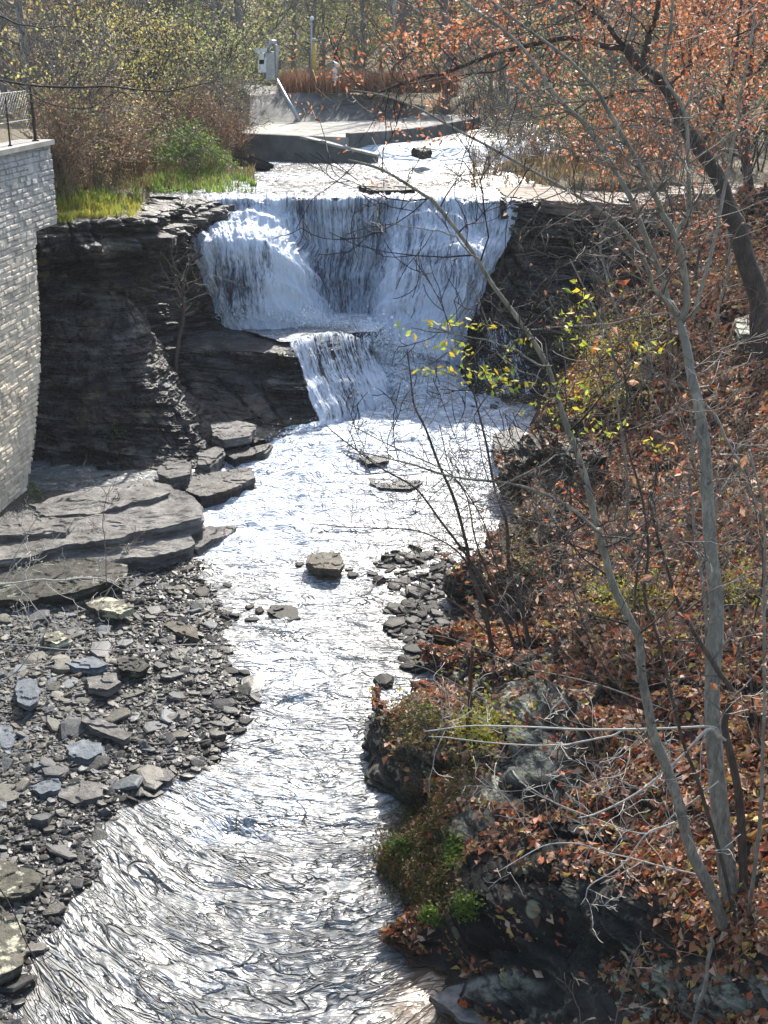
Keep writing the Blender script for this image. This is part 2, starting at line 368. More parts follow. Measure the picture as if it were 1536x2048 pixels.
hn=n.copy(); hn[...,2]*=.25; hn/=np.linalg.norm(hn,axis=-1,keepdims=True)
lump=.22*fbm(x*.7,y*.7,z*.7,4,12)
rockiness=sstep(.0,.3,fbm(x*.45+3,y*.45,z*.3,3,15)+.35*(1-np.linspace(0,1,420)[None,:])-.05)
G=G+hn*(ter*(.10+1.0*rockiness)*1.0+.25*fbm(x*1.5,y*1.5,z*1.5,5,88))[...,None]*edge[...,None]+np.array([0,0,1])*(lump*edge)[...,None]
hillG=G
bpx,bpy_,_=proj(G)
BARE=[(1120,1850,215,115,1),(1060,1900,110,50,1),(1140,2000,170,60,1),(1200,1890,110,60,1),(1080,1530,90,90,1),(930,1650,80,35,.9),(790,1540,40,50,1),(1080,1000,80,110,.8),(1000,1190,60,60,.9),(1010,1980,130,40,1),(1150,1240,60,60,.6),(1060,1310,60,40,.6),(1420,1990,150,45,.9),(1230,430,120,25,.6),(960,1380,50,50,.8),(1160,880,90,60,.6),(1300,960,60,60,.5),(880,1930,60,60,.8),(1500,1700,50,60,.5)]
def bareness(px,py,L=BARE):
    r=0*px
    for (a,b,c,d,w) in L: r=np.maximum(r,w*sstep(1.35,.75,np.hypot((px-a)/c,(py-b)/d)))
    return r
bare=np.clip(bareness(bpx,bpy_)+.25*fbm(G[...,0]*3,G[...,1]*3,G[...,2]*3,3,19)*(bareness(bpx,bpy_)>.05),0,1)
pale=bareness(bpx,bpy_,[(1420,1990,170,60,1),(960,1650,90,45,.9),(1050,1500,70,60,.8),(1010,1975,70,25,.7),(1080,960,60,60,.5)])
G=G+hn*(bare*(strata(G,.16,.11,23,.8)))[...,None]; hillG=G
surf('hillside',G,MAT['hill'],attr={'bare':bare,'pale':pale})
OUTG=[]
def Wy(px,Y,Z):
    dep=Y*CP-(Z-CAMZ)*SP; return np.array([(px-768)/F*dep,Y,Z])
def outcrop(name,cols,lpy,lz,d,under,mat,label,seed,amp=.13,bulge=.12):
    lip=[W(a,b,Z=c)+[0,-.12,0] for a,b,c in zip(cols,lpy,lz)]; d=np.broadcast_to(d,(len(cols),))
    spec=[(.95,.10,0),(.4,.07,0),(.05,.03,0),(0,0,-.12),(-bulge,0,-.3),(-bulge*1.3,0,-.55),(-bulge*.6,0,-.76),(under*.6,0,-.86),(under,0,-1.0),(under+.05,0,-1.45)]
    rows=[]
    for dy,dz,k in spec:
        r=[]
        for i,(P_,dd) in enumerate(zip(lip,d)):
            r.append(P_+[ -.02*dy,dy,dz+k*dd])
        a=r[0]+[-.05,.9,-.1]; b=r[-1]+[.25,.9,-.1]; rows.append([a]+r+[b])
    G=cr(np.array([cr(np.array(r),300) for r in rows]),300); n=orient(G); nn=n.copy(); nn[...,2]*=.35
    x,y,z=G[...,0],G[...,1],G[...,2]
    G=G+nn*(strata(G,amp*1.5,.13,seed,.9)+.12*fbm(x*1.3,y*1.3,z*1.3,4,seed+3))[...,None]
    nv_,nu_=G.shape[:2]; f=gridfaces(nv_,nu_); base=G[-1].mean(0)
    a,b,c=G.reshape(-1,3)[f[:,0]],G.reshape(-1,3)[f[:,1]],G.reshape(-1,3)[f[:,2]]
    if (np.cross(b-a,c-a)*(a-np.array([0,0,CAMZ]))).sum()>0: f=f[:,::-1]
    o=link(name,mesh(name,G.reshape(-1,3)-base,[f],False),mat,None,[float(q) for q in base]); tag(o,label,'rock outcrop'); HITS.append((G.reshape(-1,3),f)); OUTG.append(G); return G
outcrop('rock_outcrop',[752,800,860,930,990],[1478,1500,1508,1512,1520],[.32,.62,.85,1.05,1.25],[.5,.75,.9,.9,.9],.28,MAT['hillrock'],'mossy rock knob leaning over the river bend with a dark undercut',45,.14)
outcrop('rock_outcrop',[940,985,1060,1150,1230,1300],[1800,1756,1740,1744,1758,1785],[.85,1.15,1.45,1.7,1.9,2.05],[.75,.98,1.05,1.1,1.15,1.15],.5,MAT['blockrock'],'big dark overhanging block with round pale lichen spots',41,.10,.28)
outcrop('rock_outcrop',[985,1040,1110,1185],[1480,1440,1436,1470],[1.25,1.5,1.75,1.95],.95,.1,MAT['paleblock'],'rounded pale layered rock face behind the mossy knob',47,.16,.25)
outcrop('rock_outcrop',[872,930,1000,1065],[1652,1632,1642,1668],[.75,.98,1.15,1.2],.42,.12,MAT['paleblock'],'pale streaked rock hump half buried in leaves',46,.10)
outcrop('rock_outcrop',[1028,1080,1130,1195],[935,905,900,915],[.9,1.2,1.5,1.85],[1.0,1.2,1.3,1.3],.0,MAT['hillrock'],'steep shale bank dropping to the rapid under the yellow leaves',51,.20)
outcrop('rock_outcrop',[925,975,1035,1100],[1172,1150,1160,1185],[.42,.75,1.0,1.3],[.5,.8,.85,.85],.05,MAT['hillrock'],'dark layered bank face beside the small stony bar',52,.17)
outcrop('rock_outcrop',[1275,1335,1430,1540,1650],[1965,1925,1942,1962,1975],[1.55,1.8,1.95,2.1,2.2],.85,.15,MAT['paleblock'],'pale lichen covered block at the corner of the leafy bank',44,.13,.15)
# cliff right of the fall
G=loft([[(1000,406,38.3),(1100,408,38.2),(1200,408,38.0),(1330,408,37.6)],
 [(1000,410,37.5),(1100,412,37.4),(1200,412,37.1),(1330,412,36.8)],
 [(1000,520,37.1),(1100,520,36.9),(1200,520,36.4),(1320,520,35.8)],
 [(940,640,36),(1040,640,35.7),(1130,640,35.3),(1260,640,34.5)],
 [(905,730,35.0),(1010,730,34.8),(1110,730,34.3),(1230,720,33.5)],
 [(940,800,33.6),(1030,800,33.3),(1100,800,32.8),(1220,800,32)],
 [(960,900,30.6),(1020,910,30.2),(1080,910,29.8),(1180,900,29.4)]],520,330); n=orient(G); n[...,2]*=.3
x=G[...,0];z=G[...,2]
G=G+n*(strata(G,.52,.2,8,1.3)*sstep(5.6,5.45,z))[...,None]
surf('cliff',G,MAT['cliff'])
# left cliff behind
G=loft([[(30,442,33),(180,428,34),(290,420,35.6),(330,412,37.6),(370,405,39),(410,400,40)],
 [(30,446,31.2),(180,440,31.9),(290,432,33.3),(330,421,35),(372,415,37.0),(412,408,38.6)],
 [(30,505,31.0),(180,502,31.7),(290,497,33),(322,500,34.7),(372,500,36.6),(410,520,37.6)],
 [(30,525,31.9),(180,522,32.7),(290,515,34.0),(322,515,35.2),(372,515,36.8),(410,530,37.7)],
 [(30,610,31.3),(180,600,32.0),(290,590,33.3),(340,600,34.8),(400,595,35.9),(440,620,36.7)],
 [(30,720,30.6),(180,680,31.5),(290,690,32.3),(350,700,33.2),(400,690,34.3),(480,665,35.4)],
 [(30,820,30),(180,780,30.6),(300,780,31),(370,790,32),(430,770,32.6),(520,740,33.0)],
 [(30,1000,28.5),(180,930,28.8),(300,910,29),(400,910,29.2),(480,900,29.8),(560,880,30.8)]],460,420); n=orient(G); n[...,2]*=.3
x=G[...,0];z=G[...,2]
G=G+n*(strata(G,.62,.24,5,1.3)*sstep(5.75,5.5,z))[...,None]
surf('cliff',G,MAT['cliff'])
# buttress of crumbled shale
G=loft([[(30,560,31.6),(150,590,31.9),(230,585,32.2),(280,640,32.4),(300,700,33)],
 [(30,610,31.1),(150,620,31.3),(235,600,31.5),(290,650,31.7),(325,700,32.4)],
 [(30,700,30.4),(150,690,30.5),(240,700,30.5),(315,745,30.8),(355,765,31.8)],
 [(30,800,29.9),(160,800,29.7),(260,810,29.7),(355,820,30.0),(402,835,31)],
 [(30,900,29.3),(160,900,28.9),(280,895,28.9),(385,890,29.2),(435,885,30.3)],
 [(20,990,28.2),(160,962,28.1),(280,950,28.1),(385,925,28.6),(445,905,29.6)],
 [(20,1040,27),(160,1000,27.2),(290,975,27.5),(390,945,28.2),(450,925,29)]],420,380); n=orient(G); n[...,2]*=.5
x,y,z=G[...,0],G[...,1],G[...,2]
lowr=sstep(1.6,.5,z)
G=G+n*(strata(G,.24,.13,11,.8)*(.55+.7*lowr)+.22*fbm(x*1.6,y*1.6,z*1.1,5,19,.6)+.10*fbm(x*6,y*6,z*6,3,29,.7)+.08*np.abs(vn(x*2.2,y*2.2,z*.25,33)))[...,None]
surf('cliff_foot',G,MAT['cliff'])
# shelf beside the fall
SH=[[(320,530,36.5),(450,600,37),(560,620,37),(650,640,37),(750,650,36.8)],
 [(315,545,35.5),(430,612,36.2),(560,635,36.3),(650,645,36.5),(750,655,36.2)],
 [(335,625,34.4),(450,655,34.9),(560,655,35),(650,660,35),(738,667,35.2)],
 [(350,700,33.3),(470,694,33.1),(578,694,32.9),(655,674,33.7),(738,690,34.2)],
 [(375,760,32.5),(480,740,32.5),(590,740,32.4),(680,735,33.2),(760,740,33.8)],
 [(400,830,31.3),(490,820,31.3),(605,800,31.8),(700,790,32.9),(765,780,33.5)],
 [(420,890,30.0),(505,885,30.1),(605,860,31),(700,810,32.5),(765,800,33.2)],
 [(430,960,28.5),(520,930,29),(610,890,30.2),(700,850,31.5),(765,830,32.5)]]
G=loft(SH,420,400); n=orient(G); x,y,z=G[...,0],G[...,1],G[...,2]
nn=n.copy(); nn[...,2]*=.3; topm=sstep(.75,.95,np.abs(n[...,2]))
G=G+nn*(strata(G,.36,.13,14,.9)*(1-.75*sstep(-2.6,-1.9,x)))[...,None]*(1-topm[...,None])+np.array([0,0,1])*(topm*.08*fbm(x*1.5,y*3,0,4,3))[...,None]
shelfG=G
surf('rock_shelf',G,MAT['cliff'])
# gravel bank, left
def bank_z(x,y):
    # river edge of the bank in plan
    ye=np.array([7,9.6,11.2,12.8,14.3,14.9,15.3,16.2,17.2,18.1,19.0,20.6,21.7,22.6,24])
    xe=np.array([-4.6,-4.3,-3.9,-3.55,-3.45,-3.0,-2.45,-2.2,-1.95,-2.1,-2.45,-2.65,-3.0,-3.4,-3.7])
    d=np.interp(y,ye,xe)-x+.25*fbm(x*1.3,y*1.3,0,3,41)
    return -.14+.20*sstep(-.35,.55,d)+.13*sstep(.4,5,d)+.05*fbm(x*1.8,y*1.8,0,4,44)*sstep(-.2,.6,d)-.5*sstep(-.1,-1.0,d)
xs=np.linspace(-11,-1,420); ys=np.linspace(6,27,620); X,Yg=np.meshgrid(xs,ys)
G=np.stack([X,Yg,bank_z(X,Yg)],-1); surf('gravel_bank',G,MAT['gravel'])
# ================= river
def rz(y): return np.interp(y,[6,21,24,26.5,29,31,32.5,33.5,36],[0,0,.02,.10,.26,.40,.50,.55,.5])
nv,nu=800,480
Yr=6.5*(34.2/6.5)**np.linspace(0,1,nv); U=np.linspace(-.42,.30,nu); Yy,Uu=np.meshgrid(Yr,U,indexing='ij'); Xx=Uu*(Yy*.95+3.4)
zz=rz(Yy)
# flow field: lower pool swirls in wide arcs
cx,cy=-.2,12.6
r=np.hypot((Xx-cx)*1.0,(Yy-cy)*1.0); ang=np.arctan2(Yy-cy,Xx-cx)
sw=sstep(17.2,14.5,Yy)
ax=Xx*1.0; ay=Yy*2.0
bx=ang*1.5*1.6; by=r*2.6
wx=ax*(1-sw)+bx*sw; wy=ay*(1-sw)+by*sw
q1=fbm(ax*1.1+.6*fbm(ax,ay,0,2,3),ay*1.1,0,3,51); q2=fbm(bx*.9,by*.9,0,3,52)
ridge=lambda n:1-2*np.abs(n)
A1=(1-sw)*ridge(fbm(ax*1.9,ay*1.9,0,3,61,.55))+sw*ridge(fbm(bx*1.3+.5*q1,by*1.6+.4*q1,0,3,62,.55))
A2=ridge(fbm(Xx*5.5+q1,Yy*8+q2,0,3,63,.6))
A3=vn(Xx*15,Yy*22,0,64)
calm=1-.55*sstep(12.5,10,Yy)*sstep(0,1.2,Xx)-.6*sstep(-2.6,-3.6,Xx)*sstep(13,10,Yy)*0
h=.05*q1+.016*A1+.003*A2
P0=np.stack([Xx,Yy,zz],-1); ppx,ppy,_=proj(P0)
def blob(cx,cy,sx,sy,rot=0):
    c,s=math.cos(R(rot)),math.sin(R(rot)); dx=(ppx-cx);dy=(ppy-cy)
    return np.exp(-(((dx*c+dy*s)/sx)**2+((-dx*s+dy*c)/sy)**2))
foam=np.clip(1.1*blob(700,830,230,75,0)+.8*blob(880,840,140,60)+1.1*blob(590,940,140,80,-50)+.65*blob(500,1020,90,50,-30)+.35*blob(700,1000,220,90)+.6*blob(1000,950,70,60)+.25*blob(560,1340,130,60)+.45*blob(430,1665,90,26)*(.6+1.2*fbm(Xx*3,Yy*3,0,3,7))+.25*blob(480,1600,200,60)+.35*blob(480,1080,140,50)+.25*blob(620,1180,120,90)+.15*blob(600,1450,200,120)+.2*blob(430,1960,70,22)+.06,0,1.15)
turb=sstep(.25,.9,foam)
h=h*(1+1.0*turb)+.12*turb*fbm(Xx*1.6,Yy*1.6,0,4,71)+.05*turb*fbm(Xx*6,Yy*6,0,3,72)
# standing waves / drops over sunken ledges
for (bx_,by_,sx_,sy_,a_) in ((480,1645,110,14,.07),(560,1262,90,12,.05),(640,1385,120,14,.06),(470,1930,100,12,.035),(700,1640,60,10,.03)):
    w1_=22*fbm(Xx*2.2,Yy*2.2,0,3,int(bx_)); ppx_,ppy_=ppx,ppy; ppy=ppy+w1_; g_=blob(bx_,by_,sx_,sy_); g2=blob(bx_,by_+sy_*2.2,sx_,sy_*1.2); ppy=ppy_; h=h+a_*g_-a_*.9*g2
    h=h*(1-.6*(1-calm)*1.2)
foam=foam*(1-.9*(1-calm))
# brown clear slack water near right bank
P=P0+np.array([0,0,1])*h[...,None]
kk=.20*sstep(17.5,14.5,Yy); uv=np.stack([Xx,Yy-kk*(Xx+.9)**2],-1)
shal=np.clip(1.2*blob(860,2010,90,70)+.9*blob(30,1790,60,20)+.9*blob(10,1960,70,30)+.8*blob(900,1960,60,50),0,1)
foam=foam*(1-shal)
surf('river',P,MAT['river'],True,attr={'foam':foam,'shallow':shal},uv=uv)
# ================= the falls
def fallsurf(name,rows,nv,nu,mat,foamfn=None,amp=.07,seed=0,parent=None):
    G=loft(rows,nv,nu); n=orient(G)
    u=np.concatenate([np.zeros((nv,1)),np.cumsum(np.linalg.norm(np.diff(G,axis=1),axis=-1),axis=1)],1); u=np.broadcast_to(u[nv//2:nv//2+1],u.shape)
    v=np.concatenate([np.zeros((1,nu)),np.cumsum(np.linalg.norm(np.diff(G,axis=0),axis=-1),axis=0)],0)
    vv=np.linspace(0,1,nv)[:,None]
    d=amp*(.9*(1-2*np.abs(fbm(u*2.2+.15*vn(v,u),v*.35,0,4,seed+1)))+.6*fbm(u*7,v*1.1,0,3,seed+2)+.35*fbm(u*14,v*6,0,2,seed+3))
    d=d*sstep(0,.06,vv)
    # stepped ledges make the water break
    d=d+amp*.9*np.abs(((v*1.35+.3*vn(u*1.2,v*.6,0,seed+4))%1)-.5)*2*sstep(.05,.2,vv)
    G=G+n*d[...,None]
    fo=np.clip(.5+.5*fbm(u*.8,v*.5,0,3,seed+6)+.25*vv,0,1)
    fo=fo-.9*sstep(.07,.0,np.linspace(0,1,nu)[None,:]+.05*fbm(v*1.5,v*0,0,3,seed))*(foamfn is None)-.9*sstep(.93,1.,np.linspace(0,1,nu)[None,:]+.05*fbm(v*1.5,v*0+5,0,3,seed))*(foamfn is None)
    if foamfn is not None: fo=foamfn(G,u,v,vv,fo)
    return surf(name,G,mat,True,attr={'foam':fo},uv=np.stack([u,v],-1),solid=False),G
WX=[[(345,392,39.6),(430,390,39.6),(500,389,39.6),(560,388,39.6),(610,388,39.6),(660,388,39.6),(720,388,39.6),(770,388,39.5),(800,388,39.5),(880,389,39.4),(950,390,39.2),(1045,394,39)],
 [(368,402,38.45),(430,401,38.4),(500,400,38.35),(560,400,38.3),(610,400,38.3),(660,400,38.25),(720,400,38.2),(770,400,38.1),(800,400,38.05),(880,401,38),(950,403,37.9),(1038,408,37.75)],
 [(366,428,38.0),(430,425,37.9),(500,422,37.9),(560,424,38.0),(610,428,38.1),(660,430,38.15),(720,430,38.1),(770,428,37.95),(800,425,37.75),(880,424,37.6),(950,425,37.5),(1034,430,37.5)],
 [(372,468,37.3),(430,462,36.9),(500,458,36.7),(560,468,37.0),(610,490,37.6),(660,500,37.95),(720,505,37.95),(770,490,37.75),(798,480,37.1),(880,475,36.8),(950,478,36.8),(1018,480,37.0)],
 [(388,492,36.2),(440,479,35.5),(500,475,35.3),(550,487,35.5),(592,515,36.3),(650,545,37.65),(710,550,37.8),(765,540,37.55),(788,530,36.4),(870,530,36.05),(940,500,36.0),(1005,500,36.6)],
 [(396,522,35.9),(445,500,35.1),(505,496,34.95),(560,512,35.15),(605,545,36.0),(655,580,37.45),(710,590,37.6),(760,580,37.35),(780,570,35.95),(865,575,35.6),(935,545,35.5),(985,530,36.4)],
 [(422,590,35.7),(450,570,35.0),(510,570,34.85),(578,580,35.1),(622,600,35.9),(665,620,37.1),(710,625,37.2),(752,620,36.9),(770,615,35.65),(850,625,35.15),(915,610,35.2),(955,590,36.1)],
 [(445,640,35.6),(465,642,34.95),(520,637,34.8),(590,637,35.0),(635,645,35.5),(670,655,36.3),(710,660,36.4),(748,660,36.2),(766,665,35.25),(835,670,34.75),(890,670,34.75),(930,660,35.7)],
 [(452,657,35.4),(480,664,34.9),(530,660,34.7),(600,664,34.8),(645,670,34.9),(680,676,35.0),(720,678,35.0),(755,686,34.9),(780,692,34.55),(830,708,34.2),(880,722,34.2),(912,732,35.0)]]
WF=WX
def ffoam(G,u,v,vv,fo):
    px,py,_=proj(G)
    g=lambda cx,cy,sx,sy,rot=0:np.exp(-((((px-cx)*math.cos(R(rot))+(py-cy)*math.sin(R(rot)))/sx)**2+((-(px-cx)*math.sin(R(rot))+(py-cy)*math.cos(R(rot)))/sy)**2))
    f=.44+.7*(fo-.5)
    f=f+.45*g(490,470,90,14)+.5*g(590,570,26,75,-22)+.35*g(780,560,14,110,8)+.35*g(470,445,90,20)+.25*g(950,480,90,40)+.25*g(860,620,70,60)+.4*g(620,655,180,16)+.25*g(830,700,90,30)
    f=f-.30*g(465,570,55,55)-.13*g(690,560,60,90)-.22*g(440,412,90,9)-.12*g(900,540,60,60)
    return np.clip(f,0,1.1)
_,_g=fallsurf('waterfall',WF,600,620,MAT['fall'],ffoam,.12,100)
CS=[[(600,655,35.6),(720,655,36.0),(790,660,35.9),(860,680,35.4),(915,715,35.4)],
 [(690,668,34.9),(735,682,34.7),(800,700,34.5),(870,722,34.4),(920,742,34.6)],
 [(700,735,34.0),(752,742,33.95),(810,752,33.8),(870,762,33.7),(935,772,33.8)],
 [(625,808,33.2),(700,796,33.1),(800,804,33.0),(890,808,32.9),(975,820,32.9)],
 [(560,880,31.0),(670,870,31.0),(790,875,31),(900,880,31),(1040,880,31)],
 [(520,960,28.2),(650,950,28.2),(780,950,28.2),(900,955,28.2),(1040,950,28.2)]]
G=loft(CS,300,320); x,y,z=G[...,0],G[...,1],G[...,2]
fade=np.minimum(sstep(0,.08,np.linspace(0,1,320)),sstep(1,.92,np.linspace(0,1,320)))[None,:]*sstep(1,.55,np.linspace(0,1,300))[:,None]
G[...,2]+=fade*(.14*fbm(x*1.3,y*1.3,z,4,81)+.07*fbm(x*4,y*4,z*2,3,82)+.06)-.12*sstep(.6,1,np.linspace(0,1,300))[:,None]
surf('cascade',G,MAT['river'],True,uv=G[...,:2]*[1,1],attr={'foam':np.clip(.80+.7*fbm(x*1.6,y*1.2,z,4,5)+0*x,0,1.1)},solid=False)
# shelf water and second drop
G=shelfG
def veil(name,rows,nv,nu,mat,off=.05,seed=0,fo=None):
    o,_=fallsurf(name,rows,nv,nu,mat,fo,.05,seed); return o
veil('waterfall',[[(570,680,33.4),(655,664,34.0),(745,668,34.9)],[(578,697,32.5),(655,678,33.2),(748,690,33.9)],[(592,745,31.95),(670,735,32.7),(770,745,33.4)],[(622,822,31.1),(700,805,32.1),(790,790,32.8)],[(640,880,30.9),(710,860,31.9),(800,840,32.6)]],220,200,MAT['veil'],seed=200)
xs=np.linspace(0,1,160)
G=loft([[(440,634,36.3),(560,628,36.8),(650,640,36.9),(790,655,36.6)],[(470,655,35),(560,655,35),(650,658,35),(770,672,35.0)],[(560,692,33.1),(590,690,33.1),(655,672,33.9),(752,688,34.3)]],140,200)
x,y=G[...,0],G[...,1]; G[...,2]=np.maximum(G[...,2],2.22)+.05+.03*fbm(x*2.5,y*5,0,4,91)
surf('shelf_water',G,MAT['river'],True,uv=G[...,:2]*[1,1],attr={'foam':np.clip(.75*sstep(34.9,36,y)+.22+.3*fbm(x,y,0,3,4)+.5*sstep(-.5,.2,x+.6),0,1)},solid=False)
# trickles on the dark wall right of the fall
veil('waterfall',[[(935,565,36.15),(985,570,36.0),(1060,560,35.7)],[(925,640,35.6),(980,640,35.4),(1050,640,35.2)],[(905,730,34.6),(985,730,34.3),(1060,725,34.2)],[(925,790,33.4),(1000,790,33.2),(1080,790,32.7)]],200,160,MAT['trickle'],seed=300)
# ================= upper stream
xs=np.linspace(-10.5,11.5,420); ys=37.55+(50.2-37.55)*np.linspace(0,1,330)**1.15; X,Yg=np.meshgrid(xs,ys)
crest=np.interp(X,[-8,-5.9,-4,-1.8,.5,2.4,4.0,8,12],[38.7,38.45,38.35,38.2,38.05,37.95,37.75,37.6,37.4])
Yg=np.maximum(Yg,crest)
h=.03*fbm(X*1.2,Yg*2.6,0,4,95)+.015*(1-2*np.abs(fbm(X*3,Yg*6,0,3,96)))+.02*fbm(X*5,Yg*8,0,2,97)
G=np.stack([X,Yg,5.47+h+.05*sstep(40,48,Yg)],-1)
fo=np.clip(.05+.5*fbm(X*.7,Yg*.9,0,3,98)+.5*sstep(39.6,38.2,Yg)*sstep(-5.5,-4,X)*sstep(4.3,3.5,X)+.5*np.exp(-((X-1.4)/1.6)**2-((Yg-48)/1.6)**2)-.3*sstep(3.6,4.6,X),0,1)
surf('stream',G,MAT['streamwater'],True,uv=G[...,:2]*[.38,.45],attr={'foam':fo})
xs=np.linspace(-1.2,9.5,240); ys=np.linspace(48.9,72,220); X,Yg=np.meshgrid(xs,ys)
G=np.stack([X,Yg,5.45+.62*sstep(49.0,50.6,Yg+.35*fbm(X*.8,Yg*0,0,2,7))+.02*fbm(X*2,Yg*4,0,4,99)*1.0],-1)
fo=np.clip(1.0*sstep(52.6,50.2,Yg+.8*vn(X*.8,0*X))+.1,0,1)
surf('pool',G,MAT['streamwater'],True,uv=G[...,:2]*[.38,.45],attr={'foam':fo})

# ================= spray thrown up where the water breaks
def sprayobj(sites,n):
    P=[]
    for (px,py,Y,rx,ry,wt,hz) in sites:
        m=int(n*wt); q=RS.normal(0,.5,(m,3)); c=W(px,py,Y=Y); k=Y/F
        P.append(c+q*[rx*k,.35,ry*k]+np.stack([0*q[:,0],0*q[:,0],np.abs(RS.normal(0,hz,m))],1))
    P=np.concatenate(P); n=len(P); s=(.006+RS.gamma(1.5,.006,n))[:,None,None]
    T=np.array([[1,0,-.6],[-1,0,-.6],[0,.9,.2],[0,-.3,1]]); a=RS.uniform(0,6.28,n); c_,s_=np.cos(a),np.sin(a)
    M=np.zeros((n,3,3)); M[:,0,0]=c_;M[:,0,1]=-s_;M[:,1,0]=s_;M[:,1,1]=c_;M[:,2,2]=1
    V=P[:,None]+np.einsum('nij,kj->nki',M,T)*s; i=np.arange(n)[:,None]*4
    Fc=np.concatenate([i+f for f in ([0,1,2],[0,3,1],[1,3,2],[2,3,0])])
    o=link('spray',mesh('spray',V,[Fc]),MAT['foam']); tag(o,'white spray drops thrown up at the foot of the falls','spray',kind='stuff')
sprayobj([(540,640,34.7,90,14,.12,.12),(620,650,34.9,50,20,.1,.15),(710,665,34.9,60,20,.10,.15),(830,700,34.1,60,25,.12,.15),(760,690,34.3,50,40,.12,.2),(690,815,32.9,60,20,.12,.12),(780,780,33.2,120,30,.12,.12),(820,830,32.2,180,40,.08,.1),(600,900,30.2,90,40,.06,.08),(500,480,35.2,70,8,.04,.08),(940,490,36,50,10,.02,.08)],15000)
# ================= picking points on the built terrain
_V=[];_Fc=[];_o=0
for v,f in HITS:
    _V.append(v);_Fc.append(f+_o);_o+=len(v)
_V=np.concatenate(_V);_Fc=np.concatenate(_Fc)
BVH=BVHTree.FromPolygons(_V.tolist(),_Fc.tolist())
def hit(px,py):
    d=ray(px,py); h=BVH.ray_cast(Vector((0,0,CAMZ)),Vector(d).normalized()); 
    return np.array(h[0]) if h[0] is not None else W(px,py,Y=60)
def drop(x,y,top=60):
    h=BVH.ray_cast(Vector((x,y,top)),Vector((0,0,-1))); return h[0].z if h[0] is not None else 0.0
# ================= retaining wall
wd=np.array([.124,.992]); wd/=np.linalg.norm(wd); wn=np.array([wd[1],-wd[0]])
c0=W(97,279,Z=7.75)[:2]     # top far corner of the wall
ZT=7.64
def wallpanel(s0,s1,z0,z1,ds,dz,seed):
    S=np.arange(s0,s1+1e-6,(s1-s0)/max(1,round((s1-s0)/ds))); Zs=np.arange(z0,z1+1e-6,(z1-z0)/max(1,round((z1-z0)/dz)))
    s,z=np.meshgrid(S,Zs)
    ch=.118; r=z/ch; i=np.floor(r).astype(int); fz=r-i
    bl=.26+.22*_h(i,i*0,i*0,seed+1); q=s/bl+_h(i,i,i*0,seed+2)*3; j=np.floor(q).astype(int); fs=q-j
    dbl=_h(i//2,np.floor(s/.75).astype(int),i*0,seed+7)>.62     # some stones are two courses high
    fz=np.where(dbl,(z/(2*ch))-np.floor(z/(2*ch)),fz); jz=np.where(dbl,i//2+900,i)
    edz=np.minimum(fz,1-fz)*np.where(dbl,2*ch,ch); eds=np.minimum(fs,1-fs)*bl
    ed=np.minimum(edz,eds)
    rel=.025+.038*_h(jz,j,i*0,seed+3)+.03*(_h(jz,j,i*0,seed+4)-.5)*(fs-.5)*2+.03*(_h(jz,j,i*0,seed+5)-.3)*(.5-fz)
    rel=rel*sstep(0,.022,ed)+.012*fbm(s*6,z*7,0,3,seed)
    if z0<0:
        # the foot of the wall dies into the rock
        pe=np.interp(z,[-.3,0,1,2.5,3.5,5.86,5.87],[38,46,64,76,78,66,200]); k=(pe-768)/F
        # x=c0x+wdx*s ; dep=(c0y+wdy*s)*CP-(z-10)*SP ; x=k*dep
        se=(k*(c0[1]*CP-(z-CAMZ)*SP)-c0[0])/(wd[0]-k*wd[1]*CP); s=np.where(z<5.865,np.minimum(s,se),s)
    P=np.zeros(s.shape+(3,)); P[...,0]=c0[0]+wd[0]*s+wn[0]*rel; P[...,1]=c0[1]+wd[1]*s+wn[1]*rel; P[...,2]=z
    return P
t=NT('moulded concrete'); c=t.co(); g=t.N.new('ShaderNodeNewGeometry')
z=t.n('SeparateXYZ',{0:g.outputs['Position']}).outputs[2]
n=t.noise(c,1.4,7,.7); n2=t.noise(t.co(1,1,.4),3,6,.7)
base=t.ramp(t.math('ADD',t.math('MULTIPLY',z,.125),t.math('MULTIPLY',t.math('SUBTRACT',n,.5),.16)),[(.30,(.66,.56,.42)),(.60,(.54,.48,.39)),(.90,(.34,.34,.335))])
base=t.mix(1.0,base,t.ramp(n2,[(.3,.6),(.65,1.1)]),'MULTIPLY')
t.set(Base_Color=base,Roughness=.85,Normal=t.bump(t.noise(c,24,6,.7),.6,.02)); MAT['wall']=t.m
MAT['concrete']=simplemat('weathered concrete',(.34,.32,.28),.85,0,.4,1.6,.4)
MAT['darkconcrete']=simplemat('stained concrete',(.13,.13,.12),.8,0,.6,1.3,.5)
wall=tag(empty('retaining_wall',(c0[0],c0[1],0)),'tall retaining wall of moulded grey and beige concrete blocks','wall')
inv=np.array([c0[0],c0[1],0])
def addpart(name,V,F,mat,parent,smooth=False):
    loc=np.array(parent.location); o=link(name,mesh(name,np.asarray(V).reshape(-1,3)-loc,F,smooth),mat,parent); return o
Vs=[];Fs=[];k=0
for (s0,s1,z0,z1,ds,dz) in ((-1.26,0,5.86,ZT,.028,.022),(-6.0,-1.26,-.3,ZT,.028,.02),(-26,-6,-.3,ZT,.12,.06)):
    P=wallpanel(s0,s1,z0,z1,ds,dz,500); nv_,nu_=P.shape[:2]; Vs.append(P.reshape(-1,3)); Fs.append(gridfaces(nv_,nu_)+k); k+=nv_*nu_
addpart('block_face',np.concatenate(Vs),[np.concatenate(Fs)],MAT['wall'],wall)
def boxv(s0,s1,n0,n1,z0,z1):
    V=[];
    for z in (z0,z1):
        for s,n in ((s0,n0),(s1,n0),(s1,n1),(s0,n1)): V.append([c0[0]+wd[0]*s+wn[0]*n,c0[1]+wd[1]*s+wn[1]*n,z])
    return np.array(V)
